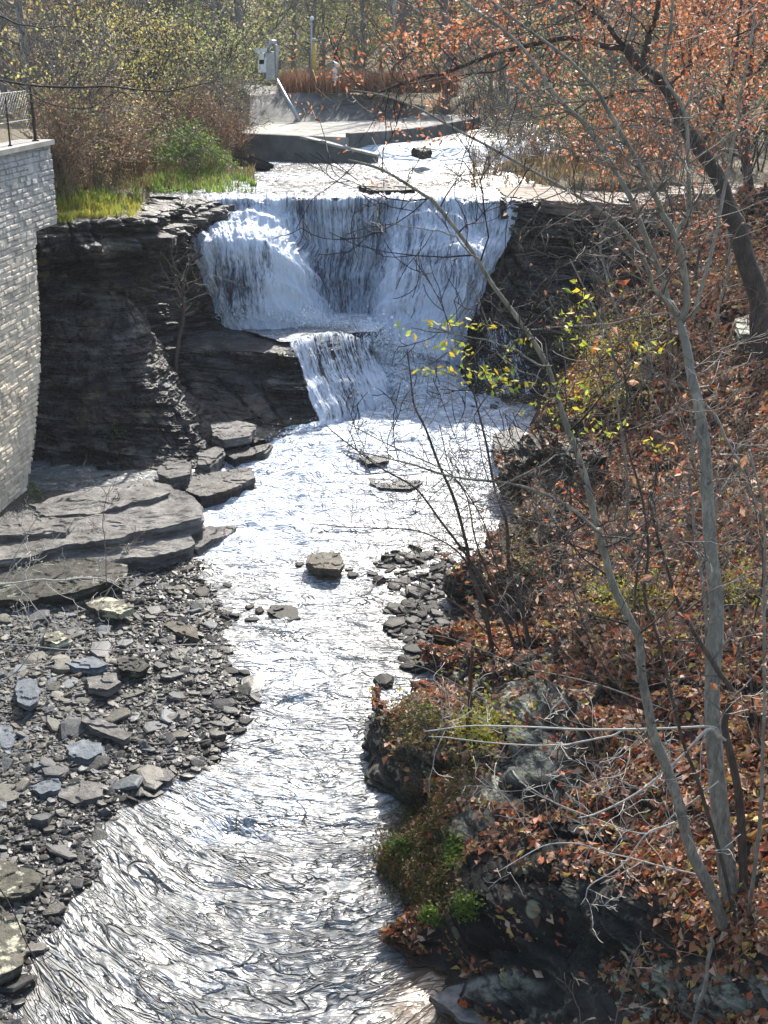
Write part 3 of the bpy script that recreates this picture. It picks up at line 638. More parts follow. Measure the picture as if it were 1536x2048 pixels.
BF=np.array([[0,1,2,3],[7,6,5,4],[0,4,5,1],[1,5,6,2],[2,6,7,3],[3,7,4,0]])
addpart('core',np.concatenate([boxv(-26,-4.5,-.6,.01,-.6,ZT-.01),boxv(-4.5,-1.30,-.6,.01,5.5,ZT-.01),boxv(-1.30,-.0,-.6,.01,5.80,ZT-.01)]),[np.concatenate([BF,BF+8,BF+16])],MAT['wall'],wall)
cap=boxv(-26,.05,-.72,.13,ZT,ZT+.11); addpart('cap',np.concatenate([cap]),[BF],MAT['concrete'],wall)
# generic boxes, prisms
def box8(c,sx,sy,sz,rot=0,taper=1.0):
    V=[]
    for z,k in ((0,1),(sz,taper)):
        for a,b in ((-1,-1),(1,-1),(1,1),(-1,1)):
            x,y=a*sx/2*k,b*sy/2*k; V.append([c[0]+x*math.cos(rot)-y*math.sin(rot),c[1]+x*math.sin(rot)+y*math.cos(rot),c[2]+z])
    return np.array(V)
class TB:
    """tube builder"""
    def __init__(s): s.V=[];s.F={3:[],4:[]};s.k=0
    def tube(s,P,rad,n=5,closed=False):
        P=np.asarray(P,float);m=len(P);rad=np.broadcast_to(np.asarray(rad,float),(m,))
        T=np.gradient(P,axis=0);T/=np.linalg.norm(T,axis=1,keepdims=True)+1e-9
        a=np.where(np.abs(T[:,2:3])>.9,np.array([[1,0,0]]),np.array([[0,0,1.]])); A=np.cross(T,a);A/=np.linalg.norm(A,axis=1,keepdims=True)+1e-9;B=np.cross(T,A)
        th=np.linspace(0,2*math.pi,n,endpoint=False)
        V=P[:,None]+rad[:,None,None]*(A[:,None]*np.cos(th)[None,:,None]+B[:,None]*np.sin(th)[None,:,None])
        i=np.arange(m*n).reshape(m,n)+s.k; j=np.roll(i,-1,1)
        s.F[4].append(np.stack([i[:-1],j[:-1],j[1:],i[1:]],-1).reshape(-1,4)); s.V.append(V.reshape(-1,3)); s.k+=m*n
        s.V.append(P[[0,-1]]); e=s.k; s.k+=2
        s.F[3].append(np.stack([j[0],i[0],np.full(n,e)],-1)); s.F[3].append(np.stack([i[-1],j[-1],np.full(n,e+1)],-1))
    def box(s,V8):
        s.V.append(V8); s.F[4].append(BF[:,::-1]+s.k); s.k+=8
    def faces(s): return [np.concatenate(s.F[k]) for k in (3,4) if s.F[k]]
    def obj(s,name,mat,parent=None,smooth=True,loc=None):
        V=np.concatenate(s.V); l=np.array(parent.location) if parent is not None else (np.array(loc) if loc is not None else np.zeros(3))
        o=link(name,mesh(name,V-l,s.faces(),smooth),mat,parent)
        if parent is None and loc is not None:o.location=[float(q) for q in loc]
        return o
MAT['rust']=simplemat('rusted steel',(.05,.035,.028),.8,.3,.5,8)
MAT['galv']=simplemat('dull galvanised steel',(.42,.43,.44),.45,.6,.3,9)
MAT['whitepaint']=simplemat('chalky white paint',(.72,.74,.76),.55,0,.2,9)
MAT['yellowpaint']=simplemat('yellow paint',(.62,.40,.07),.55,0,.3,6)
# fence on the wall
def along(s,n,z): return np.array([c0[0]+wd[0]*s+wn[0]*n,c0[1]+wd[1]*s+wn[1]*n,z])
fen=tag(empty('chain_link_fence',along(-.6,-.35,ZT+.11)),'dark wire fence with steel posts standing on the wall cap','fence')
for s_,h_,r_ in ((-.5,1.25,.036),(-1.95,1.05,.022),(-4.5,1.0,.022),(-7,1.15,.035)):
    tb=TB(); tb.tube([along(s_,-.12,ZT+.11),along(s_,-.12,ZT+.11+h_)],r_,8); tb.tube([along(s_,-.12,ZT+.11),along(s_,-.12,ZT+.14)],r_*2.2,8); tb.obj('post',MAT['rust'],fen)
tb=TB()
for zz_ in (.5,1.12): tb.tube([along(-7,-.12,ZT+.11+zz_),along(-.5,-.12,ZT+.11+zz_)],.006,5)
for q in np.arange(-9,-.8,.14):
    for sg in (1,-1):
        a=max(-7,min(-.75,q)); b=a+1.1*sg; b=max(-7,min(-.75,b)); hgt=abs(b-a)
        if hgt>.2: tb.tube([along(a,-.12,ZT+.13),along(b,-.12,ZT+.13+hgt)],.0013,3)
tb.obj('wire_mesh',MAT['galv'],fen)
# ================= weir and works upstream
def prism(name,top,zb,mat,parent=None,extra=None):
    """solid under a closed outline of world points, vertical sides"""
    top=np.array(top); n=len(top); bot=top.copy(); bot[:,2]=zb
    V=np.concatenate([top,bot]); F=[[list(range(n))],[[i,(i+1)%n,(i+1)%n+n,i+n] for i in range(n)]]
    return V,F
def solid(name,top,zb,mat,parent):
    V,F=prism(name,top,zb,mat); n=len(top)
    me=bpy.data.meshes.new(name); l=np.array(parent.location)
    me.from_pydata((V-l).tolist(),[],[list(range(n))]+[[i+n,(i+1)%n+n,(i+1)%n,i] for i in range(n)]); me.update()
    o=link(name,me,mat,parent); b=o.modifiers.new('bevel','BEVEL'); b.width=.02; b.segments=1; return o
def strip(a,b,th):
    """outline of a wall strip from a to b, thickness th away from the camera"""
    a=np.array(a);b=np.array(b);d=(b-a)[:2];d/=np.linalg.norm(d);n=np.array([-d[1],d[0]]);
    if n[1]<0:n=-n
    a2=a.copy();b2=b.copy();a2[:2]+=n*th;b2[:2]+=n*th; return [a,b,b2,a2]
wr=tag(empty('concrete_weir',W(600,320,Y=49)),'low grey concrete weir wall with a white sloping top edge beside the upper stream','weir')
A=W(470,266,Y=50.6);B=W(600,272,Y=49.8);C_=W(752,309,Y=48.9)
solid('wall',strip(A,B,.45),5.2,MAT['darkconcrete'],wr)
B1=B.copy();B1[2]-=.07;C1=C_.copy();C1[2]-=.09
solid('wing_wall',strip(B1,C1,.34),5.2,MAT['darkconcrete'],wr)
cp=strip(B+[0,-.06,0],C_+[0.03,-.06,0],.46); V=np.array(cp+[p-np.array([0,0,.09]) for p in cp])
tb=TB(); tb.box(V[[4,5,6,7,0,1,2,3]]); tb.obj('coping',MAT['whitepaint'] if False else MAT['concrete'],wr,False)
pad=tag(empty('concrete_apron',W(700,255,Z=6.42)),'flat tan concrete apron behind the weir wall','apron')
Zp=6.40
po=[W(478,266,Z=Zp),W(604,271,Z=Zp),W(700,275,Z=Zp),W(760,271,Z=Zp),W(850,262,Z=Zp),W(962,241,Z=Zp),W(950,236,Z=Zp),W(880,230,Z=Zp),W(700,226,Z=Zp),W(520,238,Z=Zp)]
solid('slab',po,5.3,MAT['concrete'],pad)
for i in range(2,5):
    a=po[i]+[0,-.03,.16];b=po[i+1]+[0,-.03,.16]; solid('kerb',strip(a,b,.28),5.3,MAT['darkconcrete'],pad)
bw=tag(empty('back_wall',W(700,215,Y=60)),'dark sloped concrete retaining wall behind the apron','wall')
def face(pts,mat,name,parent,nu=60,nv=16,amp=.08,th=.4):
    G=loft(pts,nv,nu); n=orient(G); G=G+n*(amp*fbm(G[...,0]*1.2,G[...,2]*2,0,4,17))[...,None]
    Bk=G-n*th; V=np.concatenate([G.reshape(-1,3),Bk.reshape(-1,3)]); f=gridfaces(nv,nu); m=nv*nu
    i=np.arange(m).reshape(nv,nu); e=np.concatenate([i[0],i[1:,-1],i[-1,-2::-1],i[-2:0:-1,0]]); e2=np.roll(e,-1)
    S=np.stack([e,e2,e2+m,e+m],-1)
    return addpart(name,V,[f,f[:,::-1]+m,S],mat,parent,False)
face([[(500,190,60.4),(620,186,61.8),(740,192,63.2),(850,212,66)],[(498,218,59.2),(620,218,60.6),(740,218,62.2),(850,228,65)],[(500,250,57.9),(600,247,58.8),(740,240,60.3),(860,238,63)]],MAT['darkconcrete'],'sloped_face',bw)
face([[(470,168,62.2),(600,176,63.3),(680,182,64.4),(700,184,64.8)],[(500,190,60.6),(610,197,61.6),(670,200,62.6),(700,200,63)]],MAT['concrete'],'pale_ledge',bw,amp=.05)
# gate hoist
gh=tag(empty('sluice_gate_hoist',W(540,160,Y=60)),'white and grey steel gate hoist with a bent pipe frame above the weir','gate hoist')
def P6(px,py,Y=60.0): return W(px,py,Y=Y)
tb=TB(); sc_=60/F
tb.tube([P6(532,168),P6(534,100),P6(546,86),P6(553,92),P6(552,168)],.10,8); tb.tube([P6(533,104),P6(552,108)],.08,6); tb.tube([P6(534,100),P6(543,84),P6(552,86)],.13,8)
tb.obj('pipe_frame',MAT['galv'],gh)
tb=TB(); b0=P6(542,150); tb.box(box8(P6(542,160),.42,.4,1.15)); tb.obj('column',MAT['galv'],gh,False)
tb=TB(); tb.box(box8(P6(525,145,59.8),.36,.3,.55)); tb.box(box8(P6(524,128,59.8),.22,.3,.6)); tb.box(box8(P6(522,105,59.8),.5,.32,.16,0,1.15)); tb.obj('control_box',MAT['whitepaint'],gh,False)
tb=TB(); tb.tube([P6(553,160,59.9),P6(575,200,59.2),P6(598,240,58.0)],.09,8); tb.obj('diagonal_pipe',MAT['galv'],gh)
# posts
yp=empty('marker_post',W(627,156,Y=62)); tag(yp,'yellow steel post with a round cap behind the weir','post')
tb=TB(); tb.tube([W(627,156,Y=62),W(627,82,Y=62)],.14,10); tb.obj('shaft',MAT['yellowpaint'],yp); tb=TB(); tb.tube([W(627,84,Y=62),W(627,79,Y=62),W(627,76,Y=62)],[.17,.17,.06],10); tb.obj('cap',MAT['concrete'],yp)
tp=empty('lamp_pole',W(622,156,Y=61.6)); tag(tp,'thin pale pole with a small round head beside the yellow post','pole')
tb=TB(); tb.tube([W(622,156,Y=61.6),W(623,40,Y=61.6)],.045,6); tb.obj('shaft',MAT['galv'],tp); tb=TB(); tb.tube([W(622,41,Y=61.6),W(624,37,Y=61.6),W(626,33,Y=61.6)],[.05,.11,.05],8); tb.obj('head',MAT['whitepaint'],tp)
vp=empty('vent_pipe',W(670,160,Y=61.5)); tag(vp,'short white vent pipe with a hooked top','pipe')
tb=TB(); tb.tube([W(670,162,Y=61.5),W(669,135,Y=61.5),W(670,126,Y=61.5),W(675,130,Y=61.5),W(675,136,Y=61.5)],[.13,.12,.13,.12,.1],8); tb.obj('bent_pipe',MAT['whitepaint'],vp)
# dark plank beside the stream
pl=empty('dark_plank',W(510,325,Z=5.6)); tag(pl,'black weathered plank lying at the stream edge below the weir','plank')
for a,b,w_ in (((472,318),(535,338),.2),((500,316),(545,333),.12)):
    tb=TB(); p0=W(*a,Z=5.85);p1=W(*b,Z=5.6); tb.tube([p0,(p0+p1)/2,p1],[w_,w_,w_*.8],5); tb.obj('board',MAT['wetstone'],pl,False)
# ================= rock slabs
def slabrock(name,out,zt,th,mat,label,cat='rock slab',seed=0,dip=(0,0),under=.0,res=46,group=None):
    """layered slab: outline in picture points laid on the plane z=zt"""
    P=np.array([W(p[0],p[1],Z=zt)[:2] for p in out]); P=np.concatenate([P,P[:1]])
    d=np.concatenate([[0],np.cumsum(np.linalg.norm(np.diff(P,axis=0),axis=1))]); t=np.linspace(0,d[-1],res*4,endpoint=False)
    x=np.interp(t,d,P[:,0]);y=np.interp(t,d,P[:,1]); c=np.array([x.mean(),y.mean()])
    L=max(4,int(th/.035)); V=[];m=len(x)
    th0=np.linspace(0,1,m,endpoint=False)
    zs=np.linspace(0,-th,L)
    dx,dy=x-c[0],y-c[1]; size=math.sqrt(abs(dx).mean()*abs(dy).mean())*2
    jag=.09*size*fbm(x*3/size*1.2,y*3/size*1.2,0,4,seed)+.02*fbm(x*9,y*9,0,3,seed)
    rings=[]
    for f_ in (.0,.08,.16,.24,.32,.40,.48,.55,.62,.68,.74,.79,.84,.88,.92,.955,.985):
        rings.append((f_,0.0,0))
    for i,z in enumerate(zs):
        b=int(i*.6); off=.05*(_h(np.array(b),np.array(seed),np.array(0),9)-.5)+.05*vn(x*2.2,y*2.2,b*5.1,seed+3)-under*(-z/th)
        rings.append((None,z,off))
    for f_,z,off in rings:
        nx=dx/np.hypot(dx,dy);ny=dy/np.hypot(dx,dy)
        if f_ is not None:
            xx=c[0]+(dx+nx*jag)*f_; yy=c[1]+(dy+ny*jag)*f_
        else:
            xx=c[0]+dx+nx*(jag+off); yy=c[1]+dy+ny*(jag+off)
        zt_=zt+dip[0]*(xx-c[0])+dip[1]*(yy-c[1])
        tn=fbm(xx*1.8,yy*1.8,0,4,seed+5); q_=tn*2.6; bump=.026*(np.floor(q_)+sstep(.9,1,q_-np.floor(q_)))+.008*fbm(xx*3,yy*3,0,4,seed+6)
        zz_=zt_+z+bump*(1 if f_ is not None else max(0,1+z/th*1.4))
        V.append(np.stack([xx,yy,zz_],-1))
    V=np.array(V); nr=len(V); i=np.arange(nr*m).reshape(nr,m); j=np.roll(i,-1,1)
    F=np.stack([i[:-1],i[1:],j[1:],j[:-1]],-1).reshape(-1,4)[:,::-1]
    loc=np.array([c[0],c[1],zt-th]); o=link(name,mesh(name,V.reshape(-1,3)-loc,[F]),mat,None,[float(v) for v in loc])
    tag(o,label,cat,group)
    HITS.append((V.reshape(-1,3),F)); return o
slabrock('rock_slab',[(-60,1085),(0,1050),(60,1015),(150,985),(290,958),(345,965),(370,990),(405,1010),(400,1035),(300,1060),(200,1080),(130,1085),(60,1110),(-60,1130)],.62,.75,MAT['ledge'],'large flat pale grey ledge below the concrete wall','rock slab',21,(0,.01))
slabrock('rock_slab',[(-60,1120),(100,1075),(250,1050),(390,1020),(398,1050),(380,1085),(330,1110),(200,1125),(60,1150),(-60,1170)],.36,.6,MAT['ledge'],'darker layered ledge under the large pale slab','rock slab',22)
slabrock('rock_slab',[(60,1010),(160,985),(280,968),(340,985),(300,1000),(200,1020),(90,1030)],.70,.10,MAT['ledge'],'thin upper layer of the large pale ledge','rock slab',71,res=30)
slabrock('rock_slab',[(-40,1050),(60,1035),(150,1040),(130,1062),(40,1072),(-40,1075)],.71,.12,MAT['ledge'],'thin broken plate on the pale ledge by the frame edge','rock slab',72,res=30)
slabrock('rock_slab',[(290,1030),(360,1012),(392,1022),(380,1045),(320,1062),(285,1050)],.50,.16,MAT['ledge'],'cracked corner block of the large pale ledge','rock slab',73,res=30)
slabrock('rock_slab',[(150,1100),(240,1085),(310,1062),(290,1085),(230,1105),(180,1118)],.30,.22,MAT['cliff'],'dark plate wedged under the large pale ledge','rock slab',74,res=30)
slabrock('rock_slab',[(270,1120),(340,1098),(385,1080),(370,1105),(320,1125)],.16,.2,MAT['cliff'],'dark thin plate at the waterside foot of the pale ledge','rock slab',75,res=30)
slabrock('rock_slab',[(440,900),(505,893),(545,885),(530,902),(470,915)],.50,.3,MAT['cliff'],'low dark slab between the shelf and the rapid','rock slab',76,res=30)
slabrock('rock_slab',[(395,905),(440,890),(450,900),(420,925),(395,925)],.62,.3,MAT['ledge'],'small broken grey slab at the foot of the crumbled shale','rock slab',77,res=30)
slabrock('rock_slab',[(355,950),(430,940),(505,935),(512,955),(450,978),(400,990),(365,975)],.42,.6,MAT['cliff'],'black wet block jutting into the rapid beside the pale ledge','rock slab',23)
slabrock('rock_slab',[(318,930),(350,918),(382,922),(378,945),(340,955),(316,945)],.72,.4,MAT['ledge'],'small square grey block resting against the crumbled shale','rock',24)
slabrock('rock_slab',[(380,1065),(420,1052),(470,1048),(466,1060),(430,1078),(395,1098),(375,1090)],.16,.35,MAT['ledge'],'low flat slab at the water edge below the pale ledge','rock slab',25)
slabrock('rock_slab',[(424,845),(470,838),(512,850),(500,870),(450,878),(424,868)],.80,.22,MAT['ledge'],'flat grey block at the foot of the shelf below the small fall','rock',26)
slabrock('rock_slab',[(-80,1200),(0,1150),(90,1120),(180,1118),(255,1130),(240,1160),(150,1185),(60,1200)],.42,.6,MAT['hillrock'],'lichen speckled mound of shale above the stony bank','rock slab',27)
slabrock('rock_slab',[(170,1185),(225,1190),(270,1218),(240,1232),(195,1222),(172,1205)],.32,.14,MAT['paleblock'],'pale tilted slab on the stones below the lichen speckled mound','rock slab',28,(.08,-.1))
slabrock('river_rock',[(-60,1730),(0,1722),(60,1735),(88,1745),(84,1765),(40,1790),(-60,1800)],.22,.4,MAT['paleblock'],'smooth pale slab at the water edge, upper of two','rock slab',29)
slabrock('river_rock',[(-60,1820),(0,1815),(40,1850),(52,1890),(40,1925),(0,1950),(-60,1960)],.24,.5,MAT['paleblock'],'pale mossy boulder at the water edge, lower of two','rock',30)
MAT['brownrock']=rockmat('tan boulder',(.05,.045,.035),(.13,.11,.08),(.20,.17,.13))
slabrock('boulder',[(612,1112),(640,1104),(680,1106),(690,1122),(676,1138),(640,1140),(615,1128)],.27,.5,MAT['brownrock'],'tan boulder standing alone in the middle of the river','boulder',31,under=.12)
slabrock('river_rock',[(545,1212),(585,1214),(602,1236),(580,1240),(550,1232),(538,1222)],.06,.25,MAT['wetstone'],'long black wet rock in midstream below the tan boulder','rock',32)
slabrock('river_rock',[(735,955),(790,958),(850,962),(820,978),(760,976),(738,966)],.20,.35,MAT['cliff'],'dark ledge breaking the white water above the tan boulder','rock',33)
slabrock('river_rock',[(715,915),(780,910),(778,922),(735,928)],.36,.3,MAT['cliff'],'thin dark ledge in the rapids nearest the falls','rock',34)
slabrock('river_rock',[(985,870),(1030,850),(1048,862),(1030,895),(992,905)],.62,.7,MAT['cliff'],'black boulder below the wet cliff on the far bank','rock',35)
# overhanging block by the river, lower right
slabrock('rock_outcrop',[(860,1990),(930,1960),(1060,1950),(1180,1970),(1270,2010),(1200,2080),(1050,2060),(930,2040)],.22,.5,MAT['ledge'],'low wet grey ledge at the edge of the brown pool','rock slab',43,under=.2)
# boulders in the hillside
slabrock('boulder',[(1470,640),(1500,630),(1525,645),(1515,670),(1480,668)],4.35,.5,MAT['paleblock'],'pale white boulder beside the foot of the dark leaning oak','boulder',48)
slabrock('river_rock',[(720,372),(760,366),(800,368),(830,376),(790,380),(740,380)],5.62,.3,MAT['wetstone'],'flat black rock showing above the stream near the brink','rock',49)
slabrock('river_rock',[(825,296),(850,293),(865,298),(845,302)],6.2,.3,MAT['wetstone'],'small dark rock on the lip of the little weir fall','rock',50)
# flood gravel at stream right (flat rock with leaves)
MAT['leafrock']=simplemat('leaf strewn rock',(.22,.15,.10),.8,0,.55,3,.7,(.07,.055,.045))
slabrock('rock_slab',[(975,372),(1100,366),(1250,368),(1400,380),(1540,388),(1540,402),(1290,406),(1150,404),(1030,396)],5.53,.4,MAT['leafrock'],'wide flat leaf strewn slab above the dark cliff','rock slab',51)
slabrock('rock_slab',[(1330,372),(1480,366),(1640,366),(1640,386),(1480,388),(1340,386)],5.85,.3,MAT['leafrock'],'straight stone ledge running out of frame above the dark cliff','rock slab',52)
# ---------- loose stones
def protostone(seed,flat):
    r=np.random.RandomState(seed); n=r.randint(6,9); a=np.sort(np.linspace(0,2*math.pi,n,endpoint=False)+r.uniform(-.3,.3,n)); rr=r.uniform(.75,1.1,n)
    el=r.uniform(.5,.85); V=[]
    for z,k in ((-.5,.86),(-.28,1.0),(.12,1.0+r.uniform(-.04,.04)),(.42,.93),(.5,.70)):
        j=r.uniform(.95,1.04,n); V+= [[math.cos(t)*q*k*jj,math.sin(t)*q*k*jj*el,z*flat*(1+r.uniform(-.12,.12))] for t,q,jj in zip(a,rr,j)]
    V.append([0,0,.52*flat]); V=np.array(V); i=np.arange(5*n).reshape(5,n); j=np.roll(i,-1,1)
    return V,np.stack([i[:-1],j[:-1],j[1:],i[1:]],-1).reshape(-1,4),np.stack([i[-1],j[-1],np.full(n,5*n)],-1)
PR=[protostone(900+i,f) for i,f in enumerate((.28,.35,.5,.25,.6,.4,.3,.8,.22,.45))]
def rotm(yaw,tx,ty):
    cy,sy=math.cos(yaw),math.sin(yaw);cx,sx=math.cos(tx),math.sin(tx);c2,s2=math.cos(ty),math.sin(ty)
    return np.array([[cy,-sy,0],[sy,cy,0],[0,0,1]])@np.array([[c2,0,s2],[0,1,0],[-s2,0,c2]])@np.array([[1,0,0],[0,cx,-sx],[0,sx,cx]])
def stones_mesh(name,pts,sizes,mat,tilt=.3,label=None,cat=None):
    V=[];Q=[];T=[];k=0
    for (x,y,z),s in zip(pts,sizes):
        v,q,t_=PR[RS.randint(len(PR))]; M=rotm(RS.uniform(0,6.28),RS.normal(0,tilt),RS.normal(0,tilt)); v2=(v*s)@M.T+[x,y,z+.12*s]
        V.append(v2);Q.append(q+k);T.append(t_+k);k+=len(v)
    o=link(name,mesh(name,np.concatenate(V),[np.concatenate(Q),np.concatenate(T)]),mat); tag(o,label,cat,kind='stuff'); return o
def bank_points(n,lo=0.02):
    out=[]
    while len(out)<n:
        x=RS.uniform(-9,-1.5,n*3);y=8+(24.5-8)*RS.uniform(0,1,n*3)**.85; px,py,_=proj(np.stack([x,y,0*x],-1)); z=bank_z(x,y)
        k=(px>-40)&(px<620)&(py<2090)&(py>1120)&(z>-.07)&(RS.uniform(0,1,n*3)<np.clip(.25+.9*(z+.1)*8,0,1)); out+=list(zip(x[k],y[k],z[k]))
    return out[:n]
bp=bank_points(15000); bs=np.minimum(.16,.018+RS.gamma(2.0,.0135,15000))
stones_mesh('small_stones',bp,bs,MAT['stone'],.3,'small loose shale stones covering the bank beside the river','stones')
protos=[]
for i,(v,q,t_) in enumerate(PR):
    me=mesh('shale_stone',v,[q,t_]); me.materials.append(MAT['stone']); protos.append(me)
LB=['flat shale stone lying among the small stones of the bank beside the river']
big=bank_points(285); n_=0
for i,(x,y,z) in enumerate(big):
    o=bpy.data.objects.new('shale_stone',protos[i%10]); COL.objects.link(o); s=float(np.clip(.09+RS.gamma(2,.04),.08,.36)); 
    o.location=(x,y,z+.05*s); o.scale=(s,s,s*.8); o.rotation_euler=(RS.normal(0,.18),RS.normal(0,.18),RS.uniform(0,6.28))
    tag(o,'flat shale stone lying among the small stones of the bank beside the river','stone','shale stones on the river bank')
# the most noticeable slabs on the bank
MAT['bluestone']=stonemat('blue grey slab',(.16,.19,.23),(.17,.20,.24)); 
bm_=rockmat('blue grey slab',(.10,.115,.135),(.16,.185,.21),(.22,.25,.28))
for k,(out,zt,lb,mt) in enumerate([
 ([(50,1525),(90,1520),(115,1545),(120,1575),(85,1590),(52,1570)],.16,'large flat blue grey slab at the lower end of the stony bank',bm_),
 ([(140,1492),(165,1480),(205,1485),(205,1505),(175,1518),(142,1508)],.20,'bluish slab just above the large blue grey one',bm_),
 ([(130,1325),(185,1312),(218,1325),(195,1335),(150,1335)],.27,'thin blue slab near the middle of the bank',bm_),
 ([(172,1350),(232,1345),(240,1365),(215,1380),(178,1372)],.30,'thick greenish grey block near the middle of the bank',MAT['ledge']),
 ([(236,1320),(275,1315),(295,1330),(280,1343),(240,1338)],.28,'greenish slab beside the thick block on the bank',MAT['hillrock']),
 ([(-20,1450),(20,1448),(38,1470),(20,1500),(-20,1500)],.22,'blue grey slab at the edge of the frame on the bank',bm_),
 ([(115,1570),(160,1562),(205,1570),(200,1590),(150,1600),(120,1590)],.14,'mossy edged grey slab nearest the water on the bank',MAT['ledge']),
 ([(300,1545),(335,1535),(352,1550),(340,1562),(305,1562)],.12,'small pale slab where the bank meets the swirling pool',MAT['ledge']),
 ([(33,1350),(72,1352),(75,1400),(60,1412),(35,1400)],.36,'upright purplish grey block on the bank by the frame edge',bm_),
 ([(335,1235),(390,1250),(396,1275),(360,1262),(330,1245)],.2,'brown angular slab pointing at the water',MAT['brownrock']),
 ([(165,1430),(225,1445),(265,1462),(250,1475),(200,1460),(165,1445)],.26,'long tilted grey slab across the middle of the bank',MAT['ledge']),
 ([(85,1262),(120,1258),(140,1272),(110,1285),(88,1280)],.33,'pale yellowish slab high on the bank',MAT['paleblock'])]):
    slabrock('rock_slab',out,zt,.13,mt,lb,'rock slab',60+k,(RS.uniform(-.06,.06),RS.uniform(-.1,.02)),res=20)
# stones on the far side bar and in the river
pts=[];sz=[]
while len(pts)<560:
    px,py=RS.uniform(740,940),RS.uniform(1095,1345)
    e=np.interp(py,[1095,1140,1200,1260,1330],[770,720,765,765,800])
    if px<e+RS.uniform(0,60) or RS.uniform()<.15: continue
    p=W(px,py,Z=0); pts.append((p[0],p[1],.0)); sz.append(min(.30,.04+RS.gamma(2,.036)))
stones_mesh('small_stones',pts,sz,MAT['wetstone'],.2,'dark wet stones of the small bar across the river from the bank','stones')
GB='dark stones standing in the river'
rp=[]
for v,q,t_ in PR:
    me=mesh('river_stone',v,[q,t_]); me.materials.append(MAT['wetstone']); rp.append(me)
SPOTS=[(705,1150,16),(745,1148,14),(520,1222,18),(500,1215,12),(470,1232,14),(455,1250,12),(505,1240,16),(440,1300,18),(462,1345,20),(490,1348,14),(505,1405,16),(490,1442,18),(455,1172,14),(405,1190,26),(400,1178,16),(345,1170,14),(430,1210,16),(445,1285,14),(770,1365,30),(820,1215,24),(830,1300,22),(800,1165,20),(860,1170,16),(845,1230,20),(800,1250,24),(880,1140,20),(640,1150,10),(698,1140,9),(435,1380,18),(480,1465,16),(440,1490,14),(460,1395,14),(425,1455,16),(600,1130,12),(350,1195,20),(375,1215,20)]
for i,(px,py,s) in enumerate(SPOTS):
    p=W(px,py,Z=.02); _,_,d=proj(p); o=bpy.data.objects.new('river_stone',rp[(i*3)%10]); COL.objects.link(o); r_=float(s*d/F)*1.05
    o.location=(p[0],p[1],.015+.1*r_); o.scale=(r_,r_,r_*.9); o.rotation_euler=(RS.normal(0,.1),RS.normal(0,.1),RS.uniform(0,6.28))
    tag(o,'dark wet stone breaking the surface close to the stony river edge','stone',GB)
# ================= vegetation
def leaves_np(P,size,N=None,tilt=.5,aspect=.55,curl=.25,rs=RS):
    P=np.asarray(P,float);n=len(P); size=np.broadcast_to(np.asarray(size,float),(n,))*rs.uniform(.7,1.25,n)
    N=np.zeros((n,3))+[0,0,1] if N is None else np.asarray(N,float)
    N=N+rs.normal(0,tilt,(n,3)); N/=np.linalg.norm(N,axis=1,keepdims=True)+1e-9
    a=rs.normal(0,1,(n,3)); T=np.cross(N,a);T/=np.linalg.norm(T,axis=1,keepdims=True)+1e-9;B=np.cross(N,T)
    s=size[:,None]; c=(rs.uniform(-.3,1,n)*curl)[:,None]
    V=np.stack([P-T*s*.5,P+B*s*aspect*.5+N*s*c-T*s*.08,P+T*s*.5+N*s*c*.3,P-B*s*aspect*.5+N*s*c-T*s*.05],1).reshape(-1,3)
    i=np.arange(n)[:,None]*4; F=np.concatenate([i+[0,1,2],i+[0,2,3]],0)
    return V,F
def leafobj(name,P,size,mat,parent=None,N=None,tilt=.6,aspect=.55,curl=.25,loc=None):
    V,F=leaves_np(P,size,N,tilt,aspect,curl); l=np.array(parent.location) if parent is not None else (np.array(loc) if loc is not None else np.zeros(3))
    return link(name,mesh(name,V-l,[F],False),mat,parent)
MAT['litter']=leafmat('fallen leaves',[(.42,.165,.07),(.25,.09,.042),(.46,.26,.15),(.11,.06,.035),(.56,.39,.28),(.33,.17,.10),(.07,.04,.028),(.48,.125,.05),(.22,.12,.07),(.50,.36,.10)],.25)
MAT['orange']=leafmat('orange oak leaves',[(.48,.17,.06),(.36,.12,.05),(.56,.28,.14),(.26,.09,.04),(.62,.38,.26),(.42,.16,.07),(.46,.13,.07),(.55,.30,.20)],.45)
MAT['yellow']=leafmat('yellow leaves',[(.55,.48,.05),(.42,.46,.06),(.60,.42,.04),(.25,.36,.05),(.50,.50,.10)],.45)
MAT['green']=leafmat('green leaves',[(.10,.20,.025),(.17,.28,.04),(.07,.13,.02),(.26,.33,.05),(.13,.16,.03)],.4)
MAT['yellowgreen']=leafmat('yellow green leaves',[(.42,.40,.13),(.30,.33,.10),(.50,.42,.16),(.22,.26,.08),(.40,.30,.13)],.55)
MAT['tan']=leafmat('tan dry leaves',[(.38,.27,.16),(.28,.17,.09),(.46,.35,.22),(.20,.13,.08),(.40,.22,.12)],.45)
MAT['palegreen']=leafmat('pale green leaves',[(.28,.32,.12),(.36,.38,.17),(.20,.25,.09),(.42,.38,.20)],.55)
MAT['mossleaf']=leafmat('moss and herbs',[(.10,.12,.025),(.06,.08,.02),(.18,.16,.04),(.13,.08,.03),(.22,.10,.04)],.3)
MAT['redleaf']=leafmat('red leaves',[(.40,.06,.03),(.30,.05,.03),(.45,.12,.05)],.45)
MAT['barkgrey']=barkmat('pale grey bark',(.13,.12,.10),(.40,.365,.30),5,14,(.22,.21,.17))
MAT['barkdark']=barkmat('dark furrowed bark',(.018,.014,.012),(.10,.075,.06),16,14)
MAT['barkbrown']=barkmat('brown bark',(.04,.028,.022),(.15,.11,.085),14,14)
MAT['twig']=simplemat('grey brown twigs',(.18,.155,.13),.8,0,.45,9)
MAT['twigdark']=simplemat('dark twigs',(.045,.035,.03),.8,0,.4,9)
